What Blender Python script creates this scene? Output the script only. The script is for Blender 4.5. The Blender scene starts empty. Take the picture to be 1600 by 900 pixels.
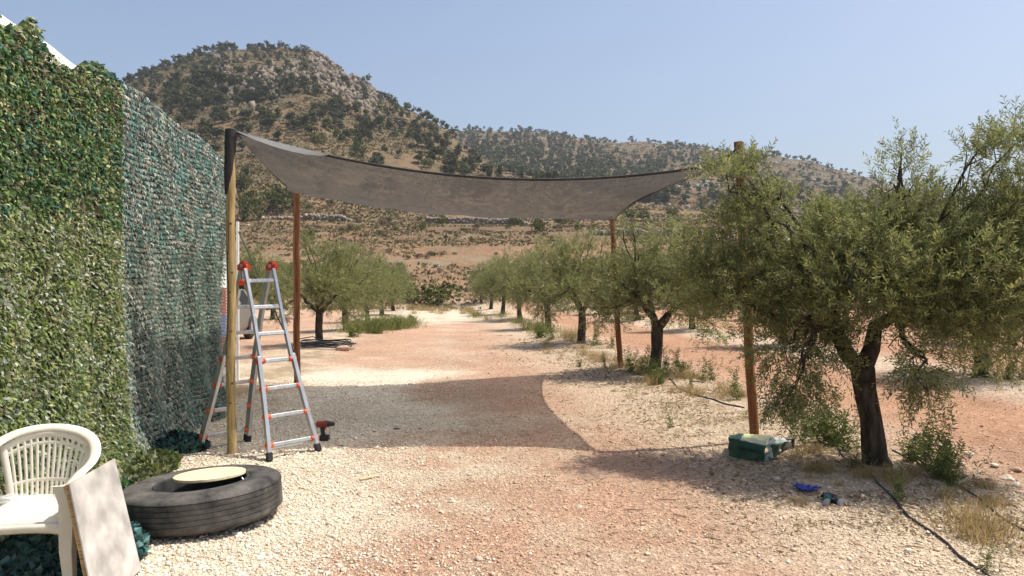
import bpy, math, random
import numpy as np
from mathutils import Vector, Matrix

rng = np.random.default_rng(7)
random.seed(7)
R = math.radians
SC = bpy.context.scene
COL = SC.collection

# ------------------------------------------------------------------ camera
CAMZ = 1.6
cam = bpy.data.cameras.new('camera')
cam.sensor_width = 36.0
cam.lens = 27.0
cam.clip_start = 0.05
cam.clip_end = 5000
cam_o = bpy.data.objects.new('camera', cam)
cam_o.location = (0, 0, CAMZ)
cam_o.rotation_euler = (R(90 - 0.24), 0, 0)
COL.objects.link(cam_o)
SC.camera = cam_o

# ------------------------------------------------------------------ sky, sun, exposure
SUN = Vector((0.46, 0.075, 1.0)).normalized()          # towards the sun
elev = math.asin(SUN.z)
azim = math.atan2(SUN.x, SUN.y)                        # from +Y towards +X
world = bpy.data.worlds.new('World')
SC.world = world
world.use_nodes = True
wn = world.node_tree
bg = wn.nodes['Background']
sky = wn.nodes.new('ShaderNodeTexSky')
sky.sky_type = 'NISHITA'
sky.sun_disc = False
sky.sun_elevation = elev
sky.sun_rotation = azim
sky.altitude = 400
sky.air_density = 1.0
sky.dust_density = 5.0
sky.ozone_density = 1.2
wn.links.new(sky.outputs[0], bg.inputs[0])
bg.inputs[1].default_value = 0.13
sun = bpy.data.lights.new('sun', 'SUN')
sun.energy = 4.0
sun.angle = R(0.53)
sun.color = (1.0, 0.945, 0.845)
sun_o = bpy.data.objects.new('sun', sun)
sun_o.rotation_euler = SUN.to_track_quat('Z', 'Y').to_euler()
sun_o.location = (0, 0, 60)
COL.objects.link(sun_o)
SC.view_settings.view_transform = 'Standard'
SC.view_settings.look = 'None'
SC.view_settings.gamma = 1
SC.view_settings.exposure = 0.48
SC.cycles.max_bounces = 8
SC.cycles.transparent_max_bounces = 12
SC.cycles.volume_bounces = 0

# ------------------------------------------------------------------ noise
def _h(ix, iy, iz, s):
    n = (ix * 374761393 + iy * 668265263 + iz * 2147483647 * 0 + iz * 1274126177 + s * 974634777) & 0xffffffff
    n = ((n ^ (n >> 13)) * 1274126177) & 0xffffffff
    n = n ^ (n >> 16)
    return (n & 0xffff) / 65535.0

def vnoise(x, y, z=0.0, s=0):
    x = np.asarray(x, float); y = np.asarray(y, float); z = np.asarray(z, float) + 0 * x
    ix = np.floor(x).astype(np.int64); iy = np.floor(y).astype(np.int64); iz = np.floor(z).astype(np.int64)
    fx = x - ix; fy = y - iy; fz = z - iz
    fx = fx * fx * (3 - 2 * fx); fy = fy * fy * (3 - 2 * fy); fz = fz * fz * (3 - 2 * fz)
    def L(a, b, t): return a + (b - a) * t
    c = [[[_h(ix + i, iy + j, iz + k, s) for k in (0, 1)] for j in (0, 1)] for i in (0, 1)]
    a = L(L(c[0][0][0], c[1][0][0], fx), L(c[0][1][0], c[1][1][0], fx), fy)
    b = L(L(c[0][0][1], c[1][0][1], fx), L(c[0][1][1], c[1][1][1], fx), fy)
    return L(a, b, fz)

def fbm(x, y, z=0.0, o=4, s=0, g=0.5):
    t = 0; a = 1; n = 0
    for i in range(o):
        t = t + a * vnoise(np.asarray(x) * 2 ** i + 17.3 * i, np.asarray(y) * 2 ** i - 9.1 * i, np.asarray(z) * 2 ** i, s + i)
        n += a; a *= g
    return t / n

def sstep(a, b, x):
    t = np.clip((np.asarray(x, float) - a) / (b - a), 0, 1)
    return t * t * (3 - 2 * t)

# ------------------------------------------------------------------ the lie of the land
FPX = 1200.0
def gp(px, row):                       # flat-ground point seen along a bearing
    D = FPX * CAMZ / (row - 445.0)
    return (px - 800.0) / FPX * D, D
def pw(px, row, D):
    return Vector(((px - 800.0) / FPX * D, D, CAMZ + (445.0 - row) / FPX * D))

EF = ([-900, 0, 100, 190, 240, 310, 350, 430, 485, 505, 560, 600, 650, 700, 725, 760, 800, 900, 1000, 1100, 1200, 1700, 2500],
      [240, 190, 160, 131, 109, 84, 77, 72, 80, 99, 135, 154, 176, 205, 231, 254, 272, 299, 320, 332, 342, 352, 352])
DF = ([-900, 200, 430, 600, 700, 760, 900, 1100, 1700], [300, 330, 360, 340, 300, 250, 195, 165, 150])
EB = ([-900, 600, 700, 760, 800, 900, 1000, 1100, 1200, 1270, 1310, 1380, 1450, 1600, 1900, 2500],
      [330, 240, 203, 203, 202, 213, 221, 232, 242, 252, 266, 282, 300, 330, 360, 380])
DB = 620.0

def hill_params(x, y):
    r = np.hypot(x, y)
    th = np.arctan2(x, y)
    thc = np.clip(th, -R(50), R(50))
    yy = r * np.cos(thc)
    px = 800 + FPX * np.tan(thc)
    back = sstep(R(70), R(120), np.abs(th))
    return px, yy, back

def H(x, y):
    x = np.asarray(x, float); y = np.asarray(y, float)
    px, yy, back = hill_params(x, y)
    ef = (445 - np.interp(px, *EF)) / FPX
    df = np.interp(px, *DF)
    eb = (445 - np.interp(px, *EB)) / FPX
    # terraces at the foot
    w = (vnoise(x * .02, y * .02, s=5) - .5) * 14
    q = np.clip((yy + w * sstep(46, 70, yy) - 50) / 80.0, 0, 1.3)
    steps = 6.0
    st = (np.floor(q * steps) + sstep(.55, 1.0, q * steps - np.floor(q * steps))) / steps
    foot = 12.0 * (0.74 * q + 0.26 * st)
    foot = np.where(yy < 44, 0, foot)
    zf0 = 12.0
    t = np.clip((yy - 130) / (df - 130), 0, None)
    zf = np.where(t <= 1, zf0 + (CAMZ + ef * df - zf0) * np.clip(t, 0, 1) ** 1.05, CAMZ + ef * df - (yy - df) * .33)
    zf = np.where(yy < 130, foot, zf)
    tb = np.clip((yy - 150) / (DB - 150), 0, None)
    zb = np.where(tb <= 1, zf0 + (CAMZ + eb * DB - zf0) * np.clip(tb, 0, 1) ** 1.25, CAMZ + eb * DB - (yy - DB) * .25)
    zb = np.where(yy < 150, -50, zb)
    k = 3.0
    hh = np.clip(.5 + .5 * (zf - zb) / k, 0, 1)
    z = zb + (zf - zb) * hh + k * hh * (1 - hh) * (yy > 150)
    m = sstep(90, 240, yy) * (1 - .75 * np.exp(-((t - 1) / .16) ** 2))
    z = z + m * ((fbm(x * .022, y * .022, o=3, s=11) - .5) * 9.0 + (fbm(x * .09, y * .09, o=3, s=15) - .5) * 3.0)
    rock = rockmask(px, yy, df)
    z = z + rock * (np.abs(fbm(x * .14 + z * .05, y * .05 + z * .09, o=5, s=21, g=.62) - .5) * 17 - 1.5)
    z = z + rock * (np.floor(fbm(x * .2, y * .2, o=2, s=26) * 6) / 6) * 3.0
    z = z * (1 - back)
    # nearby relief
    n = 1 - sstep(60, 90, yy)
    z = z + n * (fbm(x * .35, y * .35, o=3, s=31) - .5) * .10
    near = 1 - sstep(16, 30, yy)
    z = z + near * (fbm(x * 2.6, y * 2.6, o=3, s=35) - .5) * .035
    for c0, amp in ((3.75, .10), (8.9, .10), (-3.1, .05)):
        d = x - (c0 - .1 * y)
        z = z + n * amp * np.exp(-(d / .9) ** 2) * (.55 + .9 * vnoise(x * 1.1, y * 1.1, s=40)) * sstep(4.5, 6, yy)
    tl = sstep(.3, .9, x - (4.7 - .1 * y)) * (1 - sstep(7.3, 8.1, x + .1 * y))   # tilled strip
    z = z + n * tl * (fbm(x * 3.5, y * 3.5, o=2, s=44) - .5) * .07
    m2 = np.exp(-(((x + 2.55) / .45) ** 2 + ((y - 7.0) / .22) ** 2))
    z = z + m2 * .045
    return z

def rockmask(px, yy, df):
    t = (yy - 130) / (df - 130)
    n = vnoise(px * .03, yy * .05, s=3)
    a = sstep(295, 330, px) * (1 - sstep(450, 485, px)) * sstep(.46, .56, t) * (1 - sstep(.84, .93, t))
    b = sstep(478, 500, px) * (1 - sstep(575, 600, px)) * sstep(.56, .72, t) * (1 - sstep(1.0, 1.06, t))
    n3_ = fbm(px * .035, yy * .045, o=3, s=8)
    return np.clip(a * sstep(.50, .60, n3_) + b * sstep(.36, .5, n3_), 0, 1)

def Hs(x, y): return float(H(np.array([x]), np.array([y]))[0])

def hit(px, row, start=40.0):          # where a bearing meets the terrain
    yy = np.exp(np.linspace(math.log(start), math.log(900), 2500))
    x = (px - 800) / FPX * yy
    z = H(x, yy)
    rows = 445 - FPX * (z - CAMZ) / yy
    i = np.argmax(rows <= row)
    if rows[i] > row: return None
    return x[i], yy[i], z[i]

# ------------------------------------------------------------------ materials
def newmat(name):
    m = bpy.data.materials.new(name); m.use_nodes = True
    return m, m.node_tree, m.node_tree.nodes['Principled BSDF']

def simple(name, col, rough=.6, metal=0.0, noise=.12, nscale=8.0, bump=0.0, bscale=40.0, stretch=(1, 1, 1), spec=.5, col2=None):
    m, nt, p = newmat(name)
    tc = nt.nodes.new('ShaderNodeTexCoord')
    mp = nt.nodes.new('ShaderNodeMapping'); mp.inputs['Scale'].default_value = stretch
    nt.links.new(tc.outputs['Object'], mp.inputs[0])
    nz = nt.nodes.new('ShaderNodeTexNoise'); nz.inputs['Scale'].default_value = nscale; nz.inputs['Detail'].default_value = 6
    nt.links.new(mp.outputs[0], nz.inputs[0])
    rp = nt.nodes.new('ShaderNodeValToRGB')
    c2 = col2 or tuple(c * (1 - noise * 2) for c in col)
    rp.color_ramp.elements[0].position = .32; rp.color_ramp.elements[0].color = (*c2, 1)
    rp.color_ramp.elements[1].position = .68; rp.color_ramp.elements[1].color = (*[min(1, c * (1 + noise)) for c in col], 1)
    nt.links.new(nz.outputs[0], rp.inputs[0]); nt.links.new(rp.outputs[0], p.inputs['Base Color'])
    p.inputs['Roughness'].default_value = rough; p.inputs['Metallic'].default_value = metal
    p.inputs['Specular IOR Level'].default_value = spec
    if bump:
        n2 = nt.nodes.new('ShaderNodeTexNoise'); n2.inputs['Scale'].default_value = bscale; n2.inputs['Detail'].default_value = 4
        nt.links.new(mp.outputs[0], n2.inputs[0])
        b = nt.nodes.new('ShaderNodeBump'); b.inputs['Strength'].default_value = bump; b.inputs['Distance'].default_value = .01
        nt.links.new(n2.outputs[0], b.inputs['Height']); nt.links.new(b.outputs[0], p.inputs['Normal'])
    return m

def leafmat(name, trans=.35, rough=.55, spec=.3, back=None, nscale=None):
    """colour comes from each leaf's own colour; light passes through the blade"""
    m, nt, p = newmat(name)
    at = nt.nodes.new('ShaderNodeAttribute'); at.attribute_name = 'Col'
    col = at.outputs['Color']
    if back:
        ge = nt.nodes.new('ShaderNodeNewGeometry')
        mx = nt.nodes.new('ShaderNodeMix'); mx.data_type = 'RGBA'
        nt.links.new(ge.outputs['Backfacing'], mx.inputs['Factor'])
        nt.links.new(col, mx.inputs['A']); mx.inputs['B'].default_value = (*back, 1)
        col = mx.outputs['Result']
    p.inputs['Roughness'].default_value = rough
    p.inputs['Specular IOR Level'].default_value = spec
    nt.links.new(col, p.inputs['Base Color'])
    tr = nt.nodes.new('ShaderNodeBsdfTranslucent'); nt.links.new(col, tr.inputs[0])
    ms = nt.nodes.new('ShaderNodeMixShader'); ms.inputs[0].default_value = trans
    nt.links.new(p.outputs[0], ms.inputs[1]); nt.links.new(tr.outputs[0], ms.inputs[2])
    nt.links.new(ms.outputs[0], nt.nodes['Material Output'].inputs[0])
    return m

M = {}
M['olive'] = leafmat('olive_leaf', .5, .42, .5, back=(.25, .26, .11))
M['pine'] = leafmat('pine_foliage', .15, .8, .1)
M['weed'] = leafmat('weed_leaf', .35, .6, .2)
M['net'] = leafmat('net_leaf', .25, .6, .25)
M['stonecol'] = leafmat('stone_colour', 0, .95, .1)
M['bark'] = simple('olive_bark', (.085, .065, .048), .95, noise=.35, nscale=22, bump=1.0, bscale=45, stretch=(1, 1, .3), spec=.1)
M['pinebark'] = simple('pine_bark', (.10, .07, .05), .9, noise=.2)
M['post_pale'] = simple('pressure_treated_pine', (.46, .33, .15), .75, noise=.22, nscale=9, bump=.4, bscale=30, stretch=(6, 6, .5), spec=.2)
M['post_brown'] = simple('stained_pine', (.29, .115, .045), .6, noise=.25, nscale=8, bump=.3, bscale=30, stretch=(6, 6, .4), spec=.3)
M['alu'] = simple('brushed_aluminium', (.62, .63, .64), .42, metal=.75, noise=.1, nscale=20, stretch=(1, 1, .1))
M['rubber'] = simple('black_rubber', (.03, .03, .03), .8, noise=.3, nscale=12)
M['red'] = simple('red_plastic', (.62, .06, .02), .4, noise=.05)
M['orange'] = simple('orange_plastic', (.75, .12, .025), .45, noise=.05)
M['chair'] = simple('cream_plastic', (.78, .725, .62), .42, noise=.05, nscale=5)
M['white'] = simple('white_tarpaulin', (.80, .80, .78), .6, noise=.05, nscale=2)
M['steelsheet'] = simple('dusty_metal_sheet', (.58, .55, .51), .5, metal=.15, noise=.2, nscale=7, bump=.2, bscale=12)
M['ply'] = simple('pale_plywood', (.70, .52, .30), .7, noise=.12, nscale=4, stretch=(1, 8, 1))
M['plyedge'] = simple('plywood_edge', (.38, .24, .11), .8, noise=.3, nscale=30, stretch=(.3, .3, 4))
M['tyre'] = simple('weathered_tyre', (.045, .043, .04), .85, noise=.4, nscale=6, bump=.5, bscale=60, spec=.25, col2=(.025, .024, .023))
M['rim'] = simple('painted_black_rim', (.04, .04, .042), .5, noise=.3, nscale=9)
M['hose'] = simple('black_irrigation_pipe', (.022, .022, .025), .45, noise=.4, nscale=20)
M['carpaint'] = simple('silver_car_paint', (.30, .295, .28), .4, metal=.5, noise=.06)
M['glass'] = simple('dark_glass', (.03, .035, .04), .1, noise=.05)
M['blueplastic'] = simple('blue_plastic_film', (.012, .035, .36), .3, noise=.3, nscale=20)
M['teal'] = simple('teal_glove_fabric', (.02, .10, .11), .8, noise=.4, nscale=30)
M['black'] = simple('matte_black_plastic', (.018, .018, .02), .5, noise=.1)
M['paleglove'] = simple('grey_cuff_fabric', (.40, .38, .37), .85, noise=.15)

def clothmat(name, c_up, trans, alpha):
    m, nt, p = newmat(name)
    tc = nt.nodes.new('ShaderNodeTexCoord')
    mp = nt.nodes.new('ShaderNodeMapping'); mp.inputs['Scale'].default_value = (1.0, 9.0, 1.0)
    nz = nt.nodes.new('ShaderNodeTexNoise'); nz.inputs['Scale'].default_value = 7; nz.inputs['Detail'].default_value = 5
    nt.links.new(tc.outputs['Object'], mp.inputs[0]); nt.links.new(mp.outputs[0], nz.inputs[0])
    mp2 = nt.nodes.new('ShaderNodeMapping'); mp2.inputs['Scale'].default_value = (9.0, 1.0, 1.0)
    nz2 = nt.nodes.new('ShaderNodeTexNoise'); nz2.inputs['Scale'].default_value = 7; nz2.inputs['Detail'].default_value = 5
    nt.links.new(tc.outputs['Object'], mp2.inputs[0]); nt.links.new(mp2.outputs[0], nz2.inputs[0])
    ad = nt.nodes.new('ShaderNodeMath'); nt.links.new(nz.outputs[0], ad.inputs[0]); nt.links.new(nz2.outputs[0], ad.inputs[1])
    rp = nt.nodes.new('ShaderNodeMapRange'); rp.inputs[1].default_value = .7; rp.inputs[2].default_value = 1.3
    nt.links.new(ad.outputs[0], rp.inputs[0])
    mx = nt.nodes.new('ShaderNodeMix'); mx.data_type = 'RGBA'
    nt.links.new(rp.outputs[0], mx.inputs['Factor'])
    mx.inputs['A'].default_value = (*[c * .8 for c in c_up], 1); mx.inputs['B'].default_value = (*[c * 1.2 for c in c_up], 1)
    nt.links.new(mx.outputs['Result'], p.inputs['Base Color'])
    p.inputs['Roughness'].default_value = .55; p.inputs['Specular IOR Level'].default_value = .35
    tr = nt.nodes.new('ShaderNodeBsdfTranslucent'); nt.links.new(mx.outputs['Result'], tr.inputs[0])
    ms = nt.nodes.new('ShaderNodeMixShader'); ms.inputs[0].default_value = trans
    nt.links.new(p.outputs[0], ms.inputs[1]); nt.links.new(tr.outputs[0], ms.inputs[2])
    tp = nt.nodes.new('ShaderNodeBsdfTransparent')
    mt = nt.nodes.new('ShaderNodeMixShader')
    ra = nt.nodes.new('ShaderNodeMapRange'); ra.inputs[1].default_value = .7; ra.inputs[2].default_value = 1.3
    ra.inputs[3].default_value = alpha * 1.5; ra.inputs[4].default_value = alpha * .5
    nt.links.new(ad.outputs[0], ra.inputs[0]); nt.links.new(ra.outputs[0], mt.inputs[0])
    nt.links.new(ms.outputs[0], mt.inputs[1]); nt.links.new(tp.outputs[0], mt.inputs[2])
    nt.links.new(mt.outputs[0], nt.nodes['Material Output'].inputs[0])
    return m
M['shade'] = clothmat('grey_shade_cloth', (.090, .083, .078), .42, .19)
M['shadehem'] = simple('dark_hem_webbing', (.035, .03, .028), .8, noise=.2, nscale=20)

def plasticfilm():
    m, nt, p = newmat('clear_plastic_film')
    p.inputs['Base Color'].default_value = (.85, .87, .88, 1); p.inputs['Roughness'].default_value = .15
    tp = nt.nodes.new('ShaderNodeBsdfTransparent')
    ms = nt.nodes.new('ShaderNodeMixShader'); ms.inputs[0].default_value = .82
    nt.links.new(p.outputs[0], ms.inputs[1]); nt.links.new(tp.outputs[0], ms.inputs[2])
    nt.links.new(ms.outputs[0], nt.nodes['Material Output'].inputs[0])
    return m
M['film'] = plasticfilm()

def groundmat():
    m, nt, p = newmat('earth_and_gravel')
    N = nt.nodes.new; Lk = nt.links.new
    at = N('ShaderNodeAttribute'); at.attribute_name = 'Col'
    tc = N('ShaderNodeTexCoord')
    def noise(s, d=5, r=.6):
        n = N('ShaderNodeTexNoise'); n.inputs['Scale'].default_value = s; n.inputs['Detail'].default_value = d; n.inputs['Roughness'].default_value = r
        Lk(tc.outputs['Object'], n.inputs[0]); return n
    # fine value variation at three sizes
    def mul(a, fac, lo, hi, f0=.3, f1=.7):
        mr = N('ShaderNodeMapRange'); mr.inputs[1].default_value = f0; mr.inputs[2].default_value = f1
        mr.inputs[3].default_value = lo; mr.inputs[4].default_value = hi; Lk(fac, mr.inputs[0])
        v = N('ShaderNodeVectorMath'); v.operation = 'SCALE'; Lk(a, v.inputs[0]); Lk(mr.outputs[0], v.inputs['Scale']); return v.outputs[0]
    c = at.outputs['Color']
    c = mul(c, noise(45, 6, .7).outputs[0], .62, 1.26)
    c = mul(c, noise(16, 5, .7).outputs[0], .80, 1.14, .35, .6)
    c = mul(c, noise(9, 4).outputs[0], .88, 1.1)
    c = mul(c, noise(.5, 5).outputs[0], .86, 1.12)
    vo = N('ShaderNodeTexVoronoi'); vo.inputs['Scale'].default_value = 60; Lk(tc.outputs['Object'], vo.inputs[0])
    vs = N('ShaderNodeSeparateColor'); Lk(vo.outputs['Color'], vs.inputs[0])
    c = mul(c, vs.outputs[0], .82, 1.15, 0, 1)
    Lk(c, p.inputs['Base Color'])
    p.inputs['Roughness'].default_value = .95; p.inputs['Specular IOR Level'].default_value = .1
    b = N('ShaderNodeBump'); b.inputs['Strength'].default_value = .9; b.inputs['Distance'].default_value = .008
    Lk(vo.outputs['Distance'], b.inputs['Height'])
    b2 = N('ShaderNodeBump'); b2.inputs['Strength'].default_value = 1.0; b2.inputs['Distance'].default_value = .05
    Lk(noise(28, 5).outputs[0], b2.inputs['Height']); Lk(b.outputs[0], b2.inputs['Normal'])
    b3 = N('ShaderNodeBump'); b3.inputs['Strength'].default_value = .7; b3.inputs['Distance'].default_value = .9
    Lk(noise(.8, 6, .65).outputs[0], b3.inputs['Height'])
    # the broad relief only on the hills (second attribute)
    a2 = N('ShaderNodeAttribute'); a2.attribute_name = 'far'; Lk(a2.outputs['Fac'], b3.inputs['Strength'])
    Lk(b2.outputs[0], b3.inputs['Normal'])
    Lk(b3.outputs[0], p.inputs['Normal'])
    return m
M['ground'] = groundmat()
M['cord'] = simple('pale_teal_cord', (.44, .52, .47), .8, noise=.3, nscale=6)

# ------------------------------------------------------------------ mesh helpers
def link(name, me, mat, parent=None, kind=None, smooth=False):
    if mat is not None and len(me.materials) == 0:
        me.materials.append(mat)
    o = bpy.data.objects.new(name, me); COL.objects.link(o)
    if parent is not None: o.parent = parent
    if kind: o['kind'] = kind
    if smooth: me.polygons.foreach_set('use_smooth', np.ones(len(me.polygons), bool))
    return o

def npmesh(name, V, F, col=None, extra=None):
    """V (n,3); F (m,k) one face size; col (n,3) per vertex"""
    V = np.asarray(V, np.float32); F = np.asarray(F, np.int32)
    me = bpy.data.meshes.new(name)
    me.vertices.add(len(V)); me.vertices.foreach_set('co', V.ravel())
    k = F.shape[1]
    me.loops.add(F.size); me.loops.foreach_set('vertex_index', F.ravel())
    me.polygons.add(len(F))
    me.polygons.foreach_set('loop_start', np.arange(0, F.size, k, dtype=np.int32))
    me.polygons.foreach_set('loop_total', np.full(len(F), k, np.int32))
    me.update(calc_edges=True)
    if col is not None:
        a = me.color_attributes.new('Col', 'FLOAT_COLOR', 'POINT')
        c = np.ones((len(V), 4), np.float32); c[:, :3] = col
        a.data.foreach_set('color', c.ravel())
    if extra is not None:
        a = me.attributes.new('far', 'FLOAT', 'POINT'); a.data.foreach_set('value', np.asarray(extra, np.float32))
    return me

class MB:
    def __init__(s): s.v = []; s.f = []
    def add(s, vs, fs):
        o = len(s.v); s.v += [tuple(v) for v in vs]; s.f += [tuple(i + o for i in f) for f in fs]
    def box(s, c, d, M3=None):
        c = Vector(c); hx, hy, hz = d[0] / 2, d[1] / 2, d[2] / 2
        vs = [Vector((x, y, z)) for x in (-hx, hx) for y in (-hy, hy) for z in (-hz, hz)]
        if M3 is not None: vs = [M3 @ v for v in vs]
        s.add([c + v for v in vs], [(0, 1, 3, 2), (4, 6, 7, 5), (0, 4, 5, 1), (2, 3, 7, 6), (0, 2, 6, 4), (1, 5, 7, 3)])
    def tube(s, pts, rad, n=8, cap=True, sx=1.0, sy=1.0, up=None):
        pts = [Vector(p) for p in pts]
        if not hasattr(rad, '__len__'): rad = [rad] * len(pts)
        rings = []
        a = None
        for i, p in enumerate(pts):
            t = (pts[min(i + 1, len(pts) - 1)] - pts[max(i - 1, 0)]).normalized()
            if up is not None: a = Vector(up) - t * t.dot(Vector(up))
            elif a is None: a = t.orthogonal()
            else: a = a - t * a.dot(t)
            a.normalize(); b = t.cross(a)
            rings.append([p + (a * math.cos(2 * math.pi * k / n) * sx + b * math.sin(2 * math.pi * k / n) * sy) * rad[i] for k in range(n)])
        vs = [v for r in rings for v in r]
        fs = [(i * n + k, i * n + (k + 1) % n, (i + 1) * n + (k + 1) % n, (i + 1) * n + k) for i in range(len(pts) - 1) for k in range(n)]
        if cap: fs += [tuple(range(n))[::-1], tuple(range((len(pts) - 1) * n, len(pts) * n))]
        s.add(vs, fs)
    def beam(s, p0, p1, w, h, up=(0, 0, 1), w1=None, h1=None):
        p0 = Vector(p0); p1 = Vector(p1); t = (p1 - p0).normalized(); u = Vector(up); u = (u - t * u.dot(t)).normalized(); b = t.cross(u)
        w1 = w1 or w; h1 = h1 or h
        vs = [p0 + b * (sx * w / 2) + u * (sy * h / 2) for sx, sy in ((-1, -1), (1, -1), (1, 1), (-1, 1))]
        vs += [p1 + b * (sx * w1 / 2) + u * (sy * h1 / 2) for sx, sy in ((-1, -1), (1, -1), (1, 1), (-1, 1))]
        s.add(vs, [(0, 3, 2, 1), (4, 5, 6, 7), (0, 1, 5, 4), (1, 2, 6, 5), (2, 3, 7, 6), (3, 0, 4, 7)])
    def lathe(s, prof, n=48, M4=None, close=False):
        vs = []
        for r, z in prof:
            for k in range(n):
                a = 2 * math.pi * k / n; vs.append(Vector((r * math.cos(a), r * math.sin(a), z)))
        if M4 is not None: vs = [M4 @ v for v in vs]
        m = len(prof); fs = []
        for i in range(m if close else m - 1):
            j = (i + 1) % m
            fs += [(i * n + k, i * n + (k + 1) % n, j * n + (k + 1) % n, j * n + k) for k in range(n)]
        s.add(vs, fs)
    def grid(s, fn, nu, nv):
        vs = [fn(i / nu, j / nv) for i in range(nu + 1) for j in range(nv + 1)]
        fs = [(i * (nv + 1) + j, (i + 1) * (nv + 1) + j, (i + 1) * (nv + 1) + j + 1, i * (nv + 1) + j + 1) for i in range(nu) for j in range(nv)]
        s.add(vs, fs)
    def build(s, name, mat, parent=None, smooth=False, kind=None, bevel=0, world=True, auto=True, thick=0):
        me = bpy.data.meshes.new(name)
        vs = s.v
        if parent is not None and world:
            inv = parent.matrix_basis.inverted()
            vs = [inv @ Vector(v) for v in vs]
        me.from_pydata([tuple(v) for v in vs], [], s.f); me.update()
        o = link(name, me, mat, parent, kind)
        if smooth:
            me.polygons.foreach_set('use_smooth', np.ones(len(me.polygons), bool))
            if auto: 
                try: me.set_sharp_from_angle(angle=R(40))
                except Exception: pass
        if thick:
            md = o.modifiers.new('thick', 'SOLIDIFY'); md.thickness = thick; md.offset = 0
        if bevel:
            md = o.modifiers.new('bevel', 'BEVEL'); md.width = bevel; md.segments = 2; md.limit_method = 'ANGLE'
        return o

def tag(o, label=None, cat=None, group=None, kind=None):
    if label: o['label'] = label
    if cat: o['category'] = cat
    if group: o['group'] = group
    if kind: o['kind'] = kind
    return o
def empty(name, loc, rz=0, label=None, cat=None, group=None):
    o = bpy.data.objects.new(name, None); COL.objects.link(o)
    o.location = loc; o.rotation_euler = (0, 0, rz); o.empty_display_size = .1
    o.matrix_basis = Matrix.Translation(Vector(loc)) @ Matrix.Rotation(rz, 4, 'Z')
    return tag(o, label, cat, group)
def copy_tree(o, parent=None):
    c = o.copy(); COL.objects.link(c)
    if parent is not None: c.parent = parent
    for ch in [k for k in bpy.data.objects if k.parent == o]:
        copy_tree(ch, c)
    return c
def fast_copy(root, kids):
    c = root.copy(); COL.objects.link(c)
    for k in kids:
        d = k.copy(); COL.objects.link(d); d.parent = c
    return c

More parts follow.
